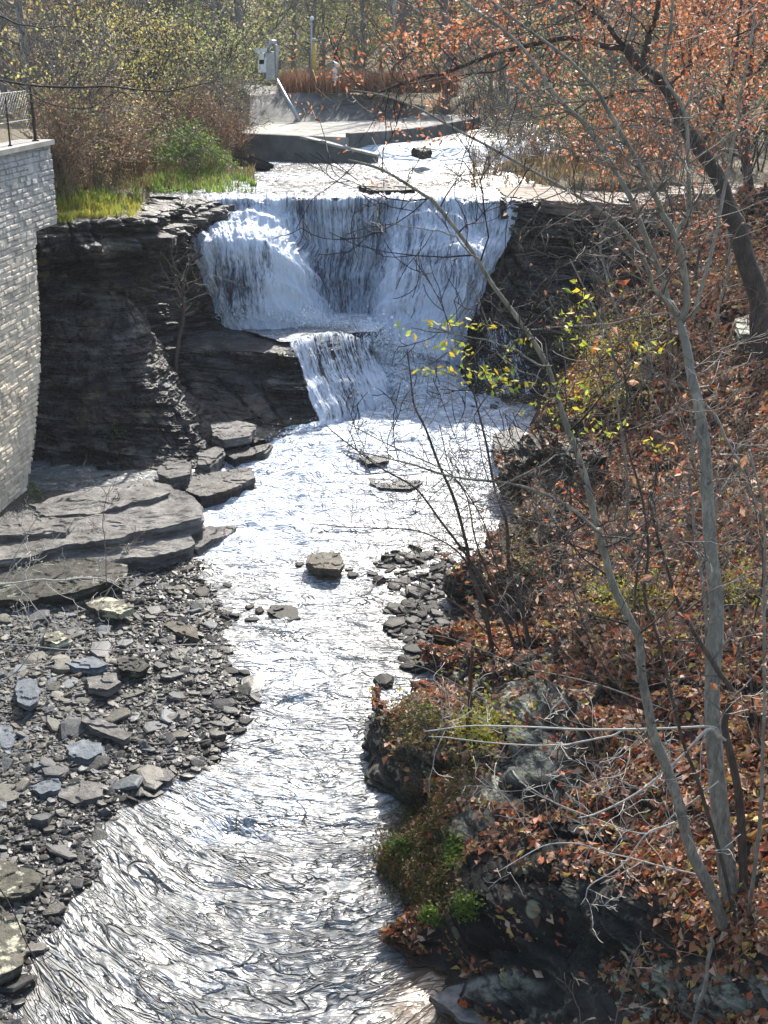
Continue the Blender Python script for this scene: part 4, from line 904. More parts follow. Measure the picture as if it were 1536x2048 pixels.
MAT['twigpale']=simplemat('bleached twigs',(.46,.43,.38),.8,0,.35,9)
MAT['deadstem']=simplemat('dead stems',(.27,.18,.11),.9,0,.5,9)
# ---- leaf litter over the hillside
def scatter_on(G,n,maskf,rs=RS):
    """points and normals spread over a grid surface"""
    a=G[:-1,:-1];b=G[:-1,1:];c=G[1:,:-1]; nn=np.cross(b-a,c-a); ar=np.linalg.norm(nn,axis=-1); N=nn/(ar[...,None]+1e-12); N=np.where(N[...,2:3]<0,-N,N)
    w=ar*maskf(a,N); w=w.ravel(); w/=w.sum(); k=rs.choice(len(w),n,p=w); u=rs.uniform(0,1,(n,2))
    A=a.reshape(-1,3)[k];P=A+(b.reshape(-1,3)[k]-A)*u[:,:1]+(c.reshape(-1,3)[k]-A)*u[:,1:]
    return P,N.reshape(-1,3)[k]
def lmask(a,N):
    px,py,dep=proj(a)
    m=sstep(.42,.72,N[...,2])*(a[...,2]>.12)
    vis=(px>700)&(px<1680)&(py<2200)
    patch=sstep(-.25,.10,fbm(a[...,0]*.9,a[...,1]*.9,a[...,2],3,301)+.25*sstep(900,1300,px)-.15)
    return m*vis*(.10+patch)*(1-bareness(px,py))/(dep**.9)
P,N=scatter_on(hillG,100000,lmask)
for G_ in OUTG:
    p_,n_=scatter_on(G_,2200,lambda a,N:sstep(.8,.93,N[...,2])*sstep(-.2,.3,fbm(a[...,0]*2,a[...,1]*2,0,2,5)+.15)+1e-6); k_=(n_[:,2]>.75)&(p_[:,2]>.3); P=np.concatenate([P,p_[k_]]);N=np.concatenate([N,n_[k_]])
_,_,dep=proj(P)
leafobj('leaf_litter',P+N*.012+[0,0,1]*np.abs(RS.normal(0,.015,(len(P),1))),.072*(1+.02*dep)*RS.choice([.6,.8,1,1.2,1.5],len(P)),MAT['litter'],None,N,.40,.6,.4)
for G_ in OUTG:
    pass; tag(bpy.data.objects['leaf_litter'],'orange and brown fallen leaves covering the right bank','fallen leaves',kind='stuff')
# mossy and grassy cover in patches (sites in the picture picked on the terrain)
def patchcover(name,sites,n,size,mat,label,cat='ground cover',up=.12,asp=.5,spread=1.0):
    Ps=[]
    for (px,py,rx,ry,wt) in sites:
        for _ in range(int(n*wt)):
            a=RS.normal(0,.55,2); h=hit(px+a[0]*rx,py+a[1]*ry)
            Ps.append(h+[0,0,abs(RS.normal(0,up))])
    o=leafobj(name,np.array(Ps),size,mat,None,None,1.0,asp,.2); tag(o,label,cat,kind='stuff')
patchcover('moss_cover',[(800,1720,50,60,.2),(850,1640,50,60,.2),(850,1770,50,60,.15),(830,1450,60,45,.2),(900,1560,60,50,.1),(1050,1110,60,70,.15)],14000,.05,MAT['mossleaf'],'moss and low brown green herbs on the river side ledges',up=.05)
patchcover('green_herbs',[(800,1700,20,15,.2),(905,1710,20,30,.2),(930,1820,25,20,.2),(860,1840,20,15,.15),(850,1430,30,20,.1),(230,870,20,25,.05),(560,720,12,15,.05),(70,985,18,25,.05)],3200,.055,MAT['green'],'small bright green herbs along the river side ledges',up=.06)
patchcover('yellow_herbs',[(1180,690,70,50,.25),(1290,680,50,40,.1),(1200,800,90,60,.25),(1000,780,50,30,.05),(1250,1210,80,30,.15),(960,1470,60,40,.15),(1470,1190,50,50,.05)],5200,.07,MAT['yellow'],'yellow seedlings and leaves on the leafy slope',up=.18)
# grass and weeds on the cliff top, left
def tufts(name,pts,n,h,mat,label,cat='grass',w=.012):
    tb_V=[];F=[];k=0
    m=len(pts); P=np.repeat(np.array(pts),n,0); P=P+np.concatenate([RS.normal(0,.06,(len(P),2)),np.zeros((len(P),1))],1)
    q=len(P); hh=h*RS.uniform(.4,1.2,q); a=RS.uniform(0,6.28,q); d=np.stack([np.cos(a),np.sin(a),0*a],1); L=RS.uniform(.1,.6,q)[:,None]*hh[:,None]
    s=np.stack([-np.sin(a),np.cos(a),0*a],1)*w
    V=np.stack([P-s,P+s,P+d*L*.4+[0,0,1]*hh[:,None]*.6+s*.7,P+d*L*.4+[0,0,1]*hh[:,None]*.6-s*.7,P+d*L+[0,0,1]*hh[:,None]],1).reshape(-1,3)
    i=np.arange(q)[:,None]*5
    o=link(name,mesh(name,V,[i+[0,1,2,3],i+[3,2,4]],False),mat); tag(o,label,cat,kind='stuff'); return o
def ptsin(poly,n,z=None):
    """random ground points inside a picture quad (x0,x1,y0,y1)"""
    out=[]
    cx,cy=(poly[0]+poly[1])/2,(poly[2]+poly[3])/2
    for _ in range(n):
        h=hit(np.clip(RS.normal(cx,(poly[1]-poly[0])*.3),poly[0]-12,poly[1]+25),np.clip(RS.normal(cy,(poly[3]-poly[2])*.3),poly[2]-10,poly[3]+3)); out.append(h)
    return out
MAT['grassyellow']=leafmat('yellow green grass',[(.42,.42,.05),(.52,.48,.08),(.24,.33,.05),(.50,.40,.12)],.4)
MAT['grassgreen']=leafmat('low green plants',[(.16,.30,.05),(.24,.38,.07),(.10,.20,.03),(.30,.34,.08)],.4)
MAT['grassbrown']=leafmat('dry brown grass',[(.30,.20,.10),(.22,.13,.07),(.38,.28,.14),(.15,.14,.05)],.3)
tufts('grass',ptsin((115,250,400,432),420)+ptsin((108,150,425,445),60),11,.20,MAT['grassyellow'],'yellow green grass on the cliff edge beside the wall')
tufts('grass',ptsin((250,480,335,382),420)+ptsin((110,250,385,430),120),10,.22,MAT['grassgreen'],'bright green low plants along the left edge of the upper stream','ground plants',.02)
tufts('grass',ptsin((110,480,300,375),650),8,.34,MAT['grassbrown'],'dry brown weeds on the bank of the upper stream','weeds')
tufts('grass',ptsin((960,1330,300,372),500),8,.35,MAT['grassbrown'],'tawny grass on the far bank right of the upper stream','weeds')
tufts('reeds',[W(RS.uniform(560,860),0,Y=1)*0+np.array([RS.uniform(-5,3.5),RS.uniform(61.5,66),7.55]) for _ in range(900)],9,.95,leafmat('russet reeds',[(.22,.10,.055),(.30,.17,.10),(.16,.07,.04),(.36,.24,.15)],.3),'russet brown reeds standing behind the weir','reeds',.02)
# ---- recursive twigs
def grow(tb,p,d,L,r,lev,ends,up=.08,wig=.16,rmin=.003,dens=.55,n=5,sides=3):
    P=[p];R_=[r]; d=d/np.linalg.norm(d); seg=L/n
    for i in range(n):
        d=d+RS.normal(0,wig,3)+[0,0,up]; d/=np.linalg.norm(d); p=p+d*seg; P.append(p); R_.append(max(rmin,r*(1-.8*(i+1)/n)))
        if lev>0 and i>=0 and RS.uniform()<dens*(1 if i else .5):
            a=np.cross(d,RS.normal(0,1,3)); a/=np.linalg.norm(a)+1e-9; dd=d*.75+a*RS.uniform(.5,.9)
            grow(tb,p,dd,L*RS.uniform(.35,.65),max(rmin,R_[-1]*.65),lev-1,ends,up,wig*1.1,rmin,dens,n,sides)
    tb.tube(P,R_,sides if r<.02 else 5); ends.append((p,d))
    if lev==0: ends.append((P[-3],d))
def limbP(pts,Y0,Y1,r0,r1,n=None,wob=.02):
    k=len(pts); Ys=np.linspace(Y0,Y1,k); P=np.array([W(a,b,Y=y) for (a,b),y in zip(pts,Ys)]); n=n or k*4
    P=cr(P,n); t=np.linspace(0,1,n); P=P+np.stack([vn(t*9,i*7.7+Y0,0,401) for i in range(3)],-1)*wob
    _,_,d=proj(P); r=.64*(r0+(r1-r0)*t)*d/F/2; r=r*(1+.07*vn(t*22,Y0*3.1,0,402)); return P,r
def tree_from(name,label,cat,limbs,bark,twigm,twigs=(),leaves=None,group=None):
    """limbs: (points,Y0,Y1,w0,w1) widths in picture px; twigs: (limb index,count,length,levels,t0)"""
    L=[limbP(*l) for l in limbs]; base=L[0][0][0]; e=empty(name,base); tag(e,label,cat,group)
    tb=TB(); tb.tube(L[0][0],L[0][1],10); tb.obj('trunk',bark,e)
    if len(L)>1:
        tb=TB()
        for P,r in L[1:]: tb.tube(P,r,7)
        tb.obj('limbs',bark,e)
    tb=TB(); ends=[]; few=sum(q[1] for q in twigs)<=12
    for (li,cnt,ln,lev,t0) in twigs:
        P,r=L[li]
        for q in range(cnt):
            t=t0+(1-t0)*(q+RS.uniform())/cnt; i=min(len(P)-2,int(t*(len(P)-1))); T=P[i+1]-P[i]; T/=np.linalg.norm(T)
            a=RS.normal(0,1,3); a[1]*=.6; a=a-T*(a@T); a/=np.linalg.norm(a); d=T*.55+a
            grow(tb,P[i],d,ln*RS.uniform(.5,1.2),min(.5*r[i],.004+.006*ln),lev,ends)
            if few: tb.obj('twig',twigm,e); tb=TB()
    if tb.V: tb.obj('twigs',twigm,e)
    if leaves and ends:
        mat,n,size,sp=leaves
        idx=RS.randint(len(ends),size=n); P=np.array([ends[i][0] for i in idx])+RS.normal(0,sp,(n,3)); leafobj('leaves',P,size,mat,e,None,1.2,.5,.3)
    return e,ends
def Yh(px,py,dz=-.05): h=hit(px,py); return h[1]
yA=Yh(1463,1800); yC=Yh(1448,1850); yK=Yh(1010,1310)
# main grey tree
tree_from('grey_tree','tall pale grey forked tree rising through the leafy slope','tree',[
 ([(1468,1815),(1458,1760),(1443,1648),(1430,1523),(1424,1400),(1430,1300),(1432,1200),(1423,1100),(1418,1000),(1413,900),(1398,800),(1383,750),(1372,690),(1360,640)],yA,yA+1.2,62,24),
 ([(1362,645),(1345,615),(1333,600),(1323,560),(1298,500),(1273,430),(1258,390),(1218,325),(1168,250),(1118,200),(1068,120),(1008,55),(943,10),(880,-40)],yA+1.2,yA+1.6,24,8),
 ([(1360,640),(1373,610),(1368,550),(1348,475),(1323,430),(1318,410),(1288,350),(1248,280),(1203,200),(1183,165),(1133,110),(1038,40),(970,-10)],yA+1.2,yA+1,24,8),
 ([(1348,480),(1362,455),(1375,430),(1378,400),(1375,320),(1368,225),(1330,150),(1343,50),(1350,-30)],yA+1.2,yA+1.4,18,8),
 ([(1355,632),(1330,600),(1305,575),(1298,550),(1268,490),(1218,435),(1168,400),(1113,370),(1048,335),(968,290),(893,245),(833,210),(768,187),(700,180)],yA+1.2,yA+.6,15,5),
 ([(1388,790),(1410,812),(1433,840),(1450,875),(1468,910),(1490,950),(1508,990),(1530,1040)],yA+1.2,yA+.4,11,5),
 ([(1368,640),(1333,628),(1268,640),(1198,650),(1118,657),(1048,655),(1010,640)],yA+1.2,yA+.9,8,3),
 ([(1410,1000),(1395,960),(1385,900),(1380,820),(1350,760)],yA+1.1,yA+.8,8,3)],
 MAT['barkgrey'],MAT['twig'],[(0,16,1.0,2,.45),(1,22,.9,2,.1),(2,22,.9,2,.1),(3,16,.8,2,.1),(4,26,.8,2,.1),(5,6,.6,1,.2),(6,12,.7,2,.2),(7,4,.6,1,.2)])
# slender grey tree C
eC,endsC=tree_from('slender_tree','slender grey tree leaning over the river with a bend at mid height','tree',[
 ([(1450,1855),(1435,1810),(1418,1768),(1383,1698),(1363,1623),(1338,1548),(1308,1473),(1298,1425),(1283,1350),(1278,1280),(1258,1240),(1223,1170),(1203,1090),(1193,1050),(1178,975),(1158,910),(1138,850),(1118,790),(1098,730),(1048,650),(988,570),(943,500),(868,405),(848,390),(768,340),(700,320)],yC,yC-1.5,40,8),
 ([(1195,1060),(1188,1055),(1148,1020),(1088,990),(1018,970),(943,960),(868,945),(798,920),(720,905)],yC-1.0,yC-1.5,13,4),
 ([(1143,895),(1110,915),(1068,940),(993,975),(940,1010)],yC-1.1,yC-1.6,6,3),
 ([(1100,735),(1060,720),(1018,700),(960,680),(900,665),(860,660)],yC-1.3,yC-1.5,7,3),
 ([(955,520),(920,485),(890,470),(840,455),(780,448)],yC-1.4,yC-1.6,5,3),
 ([(1120,795),(1080,760),(1030,740),(985,690),(960,600)],yC-1.3,yC-1.2,6,3)],
 MAT['barkgrey'],MAT['twigdark'],[(0,40,.8,2,.25),(1,18,.6,2,.15),(2,6,.5,1,.1),(3,10,.5,1,.1),(4,6,.4,1,.1),(5,8,.5,1,.1)])
# leafy sprays on the slender tree's twigs (compound yellow green leaves)
def sprays(parent,pts,Y,mat,n=9,size=.05,name='leaves'):
    P=[];
    for (px,py) in pts:
        c=W(px,py,Y=Y+RS.uniform(-.25,.25))
        for s in range(2):
            d=RS.normal(0,1,3)*[1.3,.5,.5]; d/=np.linalg.norm(d)
            for k in range(n-2): P.append(c+d*(.02+.028*k)+RS.normal(0,.012,3))
    leafobj(name,np.array(P),size,mat,parent,None,1.0,.5,.15)
sprays(eC,[(1150,615),(1185,600),(1140,640),(1300,690),(1325,700),(1200,850),(1220,870),(1285,880),(1170,690),(1130,760),(1180,800),(905,650),(925,655),(885,745),(895,735),(940,690),(955,740),(975,735),(1010,700),(1030,745),(1015,765),(985,765),(1045,770),(832,682),(1090,800),(930,640),(950,705)],yC-1.3,MAT['yellow'])
# big dark oak, upper right
yB=24.0
oak,eB=tree_from('leaning_oak','big dark leaning oak hung with orange leaves','tree',[
 ([(1545,770),(1523,675),(1518,600),(1493,525),(1475,455),(1458,425),(1440,370),(1418,325),(1368,250),(1333,175),(1283,135),(1248,90)],yB,yB+.5,70,34),
 ([(1250,95),(1208,90),(1158,75),(1118,78),(1043,95),(983,110),(933,130),(880,150),(843,155),(768,180),(740,200)],yB+.5,yB-.5,22,7),
 ([(1285,135),(1298,70),(1313,30),(1320,-40)],yB+.5,yB+.8,24,14),
 ([(1288,180),(1255,182),(1218,195),(1180,205),(1158,215),(1120,240)],yB+.4,yB,12,5),
 ([(1248,92),(1205,40),(1160,10),(1100,-30)],yB+.5,yB,18,7),
 ([(1400,300),(1440,220),(1470,120),(1480,20),(1490,-40)],yB+.3,yB+1,14,7),
 ([(1375,255),(1330,240),(1290,235),(1240,245)],yB+.4,yB-.5,8,4),
 ([(1330,180),(1380,130),(1430,90),(1500,60)],yB+.4,yB+.4,12,5),
 ([(1040,96),(1000,140),(930,150),(870,160),(800,165),(768,120)],yB,yB-1,8,3)],
 MAT['barkdark'],MAT['twigdark'],[(1,30,1.5,2,.1),(2,12,1.6,2,.0),(3,9,1.2,2,.1),(4,16,1.6,2,.0),(5,16,1.5,2,.1),(6,8,1.2,2,.0),(7,12,1.4,2,.1),(8,12,1.2,2,.1),(0,10,1.4,2,.4)],(MAT['orange'],6000,.098,.12))
# a second oak further back fills the corner
_o,_=tree_from('red_oak','orange leafed oak standing behind the big leaning one','tree',[
 ([(1500,390),(1490,300),(1492,200),(1500,100),(1505,-40)],36,36,30,22),
 ([(1492,260),(1420,190),(1360,120),(1300,60)],36,35,14,5),([(1495,200),(1560,140),(1600,80)],36,36,14,5),
 ([(1492,320),(1400,280),(1330,250),(1250,240)],36,34,12,4),([(1498,120),(1440,60),(1390,10)],36,35,12,5),([(1496,170),(1540,100),(1530,20)],36,35,12,5)],
 MAT['barkdark'],MAT['twigdark'],[(0,16,2.2,2,.2),(1,16,1.9,2,.1),(2,12,1.9,2,.1),(3,14,1.7,2,.1),(4,12,1.9,2,.1),(5,12,1.9,2,.1)],(MAT['orange'],5200,.125,.22))
_o,_=tree_from('maple_sapling','thin grey sapling with reddish leaves near the frame edge','tree',[
 ([(1385,640),(1430,470),(1462,300),(1478,210),(1493,125),(1508,25),(1520,-40)],22,22.5,12,7),
 ([(1462,300),(1430,260),(1400,210),(1380,150)],22,22,6,3),([(1470,250),(1500,220),(1530,200)],22,22,6,3)],
 MAT['barkgrey'],MAT['twig'],[(0,24,.9,2,.3),(1,8,.7,1,.1),(2,8,.7,1,.1)],(MAT['orange'],500,.10,.06))
# elbow tree with long white limbs, lower right
yJ=Yh(1488,1790)
tree_from('crooked_sapling','dark crooked sapling with long bleached white limbs reaching over the rocks','tree',[
 ([(1490,1800),(1488,1748),(1478,1598),(1453,1478),(1450,1440),(1463,1385),(1440,1345),(1413,1300),(1368,1225),(1343,1160),(1320,1090),(1300,1000)],yJ,yJ+.4,30,6)],
 MAT['barkbrown'],MAT['twig'],[(0,16,.9,2,.35)])
def whitelimb(pts,Y0,Y1,w0,w1,label,tw=8,L=.6):
    e,_=tree_from('dead_branch',label,'branch',[(pts,Y0,Y1,w0,w1)],MAT['twigpale'],MAT['twigpale'],[(0,tw,L,2,.15)],None); return e
_b=yJ
whitelimb([(1453,1478),(1440,1470),(1418,1455),(1318,1457),(1200,1458),(1118,1457),(1020,1453),(943,1452),(850,1460)],_b+.1,_b-.3,9,4,'long straight bleached branch crossing above the mossy rocks')
whitelimb([(1440,1472),(1418,1458),(1368,1508),(1318,1553),(1268,1593),(1193,1628),(1158,1633)],_b,_b-.4,11,5,'thick pale branch sloping down from the crooked sapling',10)
whitelimb([(1253,1453),(1218,1473),(1160,1484),(1118,1488),(1033,1490),(918,1478),(860,1470)],_b+.2,_b,7,3,'thin white branch running just under the long straight one',7)
whitelimb([(1440,1752),(1393,1748),(1333,1735),(1218,1708),(1158,1688),(1080,1695),(1000,1740)],_b-.3,_b-.5,6,3,'thin pale branch low above the dark rock face')
whitelimb([(1353,1643),(1293,1668),(1243,1733),(1183,1773),(1163,1808)],_b-.4,_b-.7,6,3,'short pale branch pointing down at the dark rock face',5,.3)
whitelimb([(1440,1560),(1360,1620),(1293,1668),(1200,1640),(1100,1600),(1040,1560)],_b-.1,_b-.2,5,3,'curved pale branch in front of the leafy slope',7)
whitelimb([(1413,1973),(1390,2060),(1380,2120)],9.0,8.8,16,14,'broken grey stick at the bottom of the frame',2,.2) if False else None
# parallel saplings near the grey tree
for (pts,w0,w1,lb,dy) in (
 ([(1413,1420),(1413,1250),(1405,1150),(1398,1100),(1390,1050),(1383,1000),(1378,930),(1395,850)],12,8,'thin grey sapling hugging the tall forked tree',.3),
 ([(1475,1840),(1440,1700),(1395,1560),(1365,1480),(1320,1300),(1290,1200),(1300,1100),(1290,1000),(1255,880),(1250,760),(1220,700)],14,5,'dark sapling between the slender tree and the forked tree',.2),
 ([(1500,1830),(1520,1650),(1525,1500),(1528,1350),(1533,1200),(1530,1050),(1500,900)],13,7,'straight dark sapling near the edge of the frame',.0),
 ([(1520,1500),(1500,1300),(1525,1150),(1510,1000),(1470,880)],8,4,'wavy thin sapling by the frame edge on the slope',1.5),
 ([(1330,1520),(1260,1400),(1190,1300),(1150,1190),(1090,1060),(1060,1000)],7,3,'bare sapling stem behind the slender tree',.5),
 ([(1250,1080),(1255,950),(1235,820),(1225,700),(1180,600),(1140,520)],9,4,'bare sapling on the middle of the slope',-.2),
 ([(1310,980),(1318,850),(1345,700),(1330,560),(1345,430),(1310,330)],9,5,'dark sapling crossing behind the fork of the grey tree',-.1),
 
 ([(1240,640),(1215,560),(1200,480),(1225,400),(1215,300),(1190,200)],8,4,'bare sapling at the upper edge of the leafy slope',-.1),
 ([(1420,700),(1440,600),(1460,520),(1450,420),(1480,330)],9,5,'small dark sapling beside the foot of the leaning oak',-.1),
 ([(1390,560),(1400,480),(1395,420),(1380,360)],10,5,'forked stump like sapling behind the grey tree',-.1),
 ([(1500,1200),(1460,1120),(1400,1060),(1330,1020)],7,3,'low bowed sapling on the leafy slope',-.2)):
    y0=Yh(*pts[0]); tree_from('sapling',lb,'sapling',[(pts,y0-.02,y0-.3+dy,w0,w1)],MAT['barkbrown'] if RS.uniform()<.6 else MAT['barkgrey'],MAT['twig'],[(0,22,.85*y0/14,2,.25)],(MAT['orange'],26,.10,.03))
# multi stem shrub over the water
st=[([(988,1310),(968,1210),(943,1150),(933,1090),(908,1000),(878,930),(850,860),(828,810),(822,760),(815,700)],15,4),
 ([(1040,1315),(1008,1240),(978,1180),(943,1125),(883,1045),(833,980),(768,940),(700,890),(650,850)],13,3),
 ([(1065,1305),(1038,1200),(1018,1125),(1013,1050),(993,990),(978,925),(963,850),(943,770),(925,700)],15,4),
 ([(985,1290),(955,1190),(930,1120),(880,1080),(820,1060),(720,1055),(640,1050)],7,3),
 ([(1030,1290),(985,1170),(950,1080),(935,1000),(900,940),(880,850)],7,3),
 ([(1000,1300),(940,1230),(880,1190),(800,1165),(720,1160)],6,3),
 ([(1045,1300),(1020,1200),(990,1120),(960,1030),(900,950),(800,900),(700,850)],6,3)]
e=empty('riverside_shrub',limbP(st[0][0],yK,yK,5,5)[0][0]); tag(e,'bare many stemmed shrub arching over the white water','shrub')
tw=TB();en=[]
for pts,w0,w1 in st:
    P,r=limbP(pts,yK-.02,yK-.6,w0,w1); tb=TB(); tb.tube(P,r,7); tb.obj('stem',MAT['barkbrown'],e)
    for q in range(20):
        i=int((.3+.68*q/20)*(len(P)-1)); T=P[i]-P[i-1];T/=np.linalg.norm(T); a=RS.normal(0,1,3);a[1]*=.5; a-=T*(a@T);a/=np.linalg.norm(a); grow(tw,P[i],T*.7+a,RS.uniform(.35,1.0),.0055,2,en)
tw.obj('twigs',MAT['twig'],e)
# small shrubs and brush all over the slope
MAT['brush']=MAT['deadstem']
SHR=[(1150,1320,1.0,'orange'),(1250,1350,1.0,'orange'),(1100,1450,.9,'orange'),(1200,1550,.9,'tan'),(1330,1350,1.0,'yellow'),(1480,1300,1.1,'orange'),(1500,1500,.9,'orange'),(1350,1700,.8,'orange'),(1080,1560,.8,'redleaf'),(940,1600,.8,'tan'),(1000,1700,.7,'orange'),(880,1500,.9,'yellow'),(950,1440,.8,'yellow'),(1150,1000,1.2,'orange'),(1250,1050,1.2,'orange'),(1120,900,1.3,'yellow'),(1200,860,1.3,'yellow'),(1300,900,1.2,'yellow'),(1180,750,1.4,'yellow'),(1260,720,1.4,'yellow'),(1350,780,1.2,'tan'),(1450,800,1.2,'orange'),(1500,650,1.3,'tan'),(1400,650,1.3,'yellow'),(1300,560,1.4,'tan'),(1400,500,1.4,'tan'),(1490,450,1.4,'tan'),(1080,1150,1.0,'tan'),(1010,1100,1.0,'yellowgreen'),(1060,1050,1.0,'yellowgreen'),(1160,1150,1.0,'orange'),(1290,1180,1.0,'yellow'),(1500,1100,1.0,'orange'),(1420,950,1.1,'orange'),(1500,950,1.1,'orange'),(1450,1950,.6,'tan'),(1350,1980,.5,'orange'),(1500,1850,.6,'yellowgreen'),(1030,1230,1.0,'tan'),(1100,1250,.9,'orange'),(1400,1150,1.0,'tan'),]
CN={'orange':'orange','tan':'dry tan','yellow':'yellow','yellowgreen':'yellow green','redleaf':'red'}
for px,py,L,m in SHR:
    p=hit(px,py); e=empty('brush_shrub',p); _,_,d=proj(p); k=d/15
    tag(e,'low twiggy shrub with a few %s leaves on the leafy slope'%CN[m],'shrub','twiggy shrubs with %s leaves on the slope'%CN[m])
    tb=TB();en=[]
    for q in range(7):
        a=RS.normal(0,.5,3); a[2]=1; grow(tb,p+RS.normal(0,.05,3)*[1,1,0]-[0,0,.05],a,L*k**.5*RS.uniform(.6,1.15),.006*k**.5,2,en,.04,.2,.0026*k**.7,.6)
    tb.obj('stems',MAT['twig'] if RS.uniform()<.5 else MAT['deadstem'],e)
    n=26 if m=='yellow' else 14
    ix=RS.randint(len(en),size=n); leafobj('leaves',np.array([en[i][0] for i in ix])+RS.normal(0,.03,(n,3)),.075*k**.4,MAT[m],e,None,1.1,.5,.3)
# bright leaf sprays mid slope on a beech like sapling
yS=Yh(1290,1330)
_e,_=tree_from('young_oak','young oak with a bright spray of pinkish orange leaves','sapling',[([(1290,1330),(1270,1230),(1275,1130),(1300,1050),(1310,1000)],yS,yS-.6,8,4),([(1275,1130),(1320,1060),(1370,1020)],yS-.3,yS-.6,5,3),([(1275,1150),(1220,1080),(1180,1010),(1140,1000)],yS-.3,yS-.6,5,3)],MAT['barkbrown'],MAT['twig'],[(0,8,.4,1,.4),(1,6,.4,1,.2),(2,6,.4,1,.2)])
sprays(_e,[(1300,1040),(1320,1030),(1340,1045),(1280,1060),(1360,1020),(1380,1010),(1310,1060),(1265,1040),(1355,1060),(1150,1005),(1140,985),(1210,1035),(1125,970),(1230,930)],yS-.5,MAT['orange'],4,.13)
_e,_=tree_from('red_vine','thin sapling carrying a column of red leaves over the rock','sapling',[([(1125,1640),(1120,1560),(1115,1500),(1110,1440)],Yh(1125,1640),Yh(1125,1640)-.3,5,3)],MAT['barkbrown'],MAT['twig'],[(0,10,.25,1,.1)])
sprays(_e,[(1110,1510),(1125,1540),(1140,1545),(1120,1570),(1130,1605),(1110,1480)],Yh(1125,1640)-.3,MAT['redleaf'],3,.09)
e_,_=tree_from('dead_tree','short reddish dead trunk standing by the mossy knob','dead tree',[([(938,1480),(940,1400),(943,1325),(947,1280)],Yh(945,1470),Yh(945,1470)+.1,16,9)],simplemat('red rotten wood',(.13,.05,.03),.9,0,.5,12),MAT['twig'],[(0,5,.4,1,.3)])
# small tree on the left cliff
tree_from('cliff_tree','small leafless tree growing from the ledge of the left cliff','tree',[
 ([(350,755),(354,700),(362,655),(367,620),(365,590),(368,565)],32.2,32.0,14,9),([(366,600),(352,550),(345,520),(340,490)],32.0,31.9,6,3),([(368,566),(378,530),(395,505),(402,490)],32.0,31.9,6,3),([(366,590),(395,560),(415,545)],32,31.9,5,3)],MAT['barkbrown'],MAT['twig'],[(0,8,.9,1,.5),(1,8,.8,1,.1),(2,8,.8,1,.1),(3,8,.8,1,.1)])
# branches of trees outside the frame, left
def outbranch(label,pts,Y0,Y1,w0,w1,mat,tw,L,lev=2):
    e,en=tree_from('overhanging_branch',label,'branch',[(pts,Y0,Y1,w0,w1)],mat,mat,[(0,tw,L,lev,.08)]); return e,en
outbranch('long dark branch reaching across the upper left over the wall',[(-60,145),(0,157),(60,170),(150,175),(230,173),(300,181),(340,182),(400,168),(440,160)],12,12.6,9,3,MAT['twigdark'],12,.5)
outbranch('dark drooping side branch crossing the bushes at upper left',[(30,162),(100,205),(180,215),(240,185),(300,220),(370,260),(420,300),(470,330)],12.2,12.8,4,2,MAT['twigdark'],8,.4)
outbranch('thin dark branch in the top left corner',[(-40,20),(0,32),(50,52),(100,55),(160,58),(210,70)],13,13.4,6,2,MAT['twigdark'],6,.5)
outbranch('bleached forked branch stretched over the stony bank',[(-60,1172),(0,1168),(100,1160),(200,1158),(240,1168)],12.8,13,7,4,MAT['twigpale'],12,.5)
outbranch('thin bleached branch rising from the pale ledge by the frame edge',[(-40,1380),(30,1345),(60,1310),(92,1265),(95,1240),(60,1200),(20,1150),(60,1060),(85,1020)],12.4,12.6,5,2,MAT['twigpale'],10,.4)
outbranch('thin bleached branch lying over the middle of the stony bank',[(-20,1285),(60,1290),(150,1300),(260,1298),(360,1290),(440,1288)],12.4,12.8,3,2,MAT['twigpale'],8,.35)
outbranch('dark bare twig trailing over the pool at lower left',[(-20,1740),(20,1810),(60,1900),(110,1970),(150,2060)],7.5,7.2,4,3,MAT['twigdark'],3,.12,1)
outbranch('twiggy bleached branch in front of the pale ledge',[(210,1170),(212,1110),(208,1060),(212,1000),(205,970)],12.9,12.9,3,2,MAT['twig'],10,.4)
outbranch('dark bare branch hanging in front of the river from the bank shrubs',[(1000,1420),(900,1360),(820,1330),(740,1320),(620,1318),(560,1320)],11,10.8,3,2,MAT['twig'],8,.4)
outbranch('pale bare branch curving over the river towards the mossy knob',[(1330,1420),(1200,1370),(1060,1340),(960,1300),(880,1270),(800,1265)],11,10.8,5,2,MAT['twig'],10,.4)
outbranch('thin forked twig standing at the bottom of the frame',[(1225,2100),(1240,2000),(1268,1923),(1283,1863)],8.6,8.6,5,3,MAT['twig'],6,.25,1)
outbranch('grey broken stick leaning at the bottom of the frame',[(1385,2090),(1395,2020),(1408,1973),(1420,1900),(1424,1875)],8.3,8.5,17,10,MAT['barkgrey'],2,.1,0)
outbranch('dark bare twig by the brown pool at the bottom',[(1165,2090),(1160,2040),(1150,1990),(1145,1945)],8.9,8.9,4,2,MAT['twig'],4,.15,1)
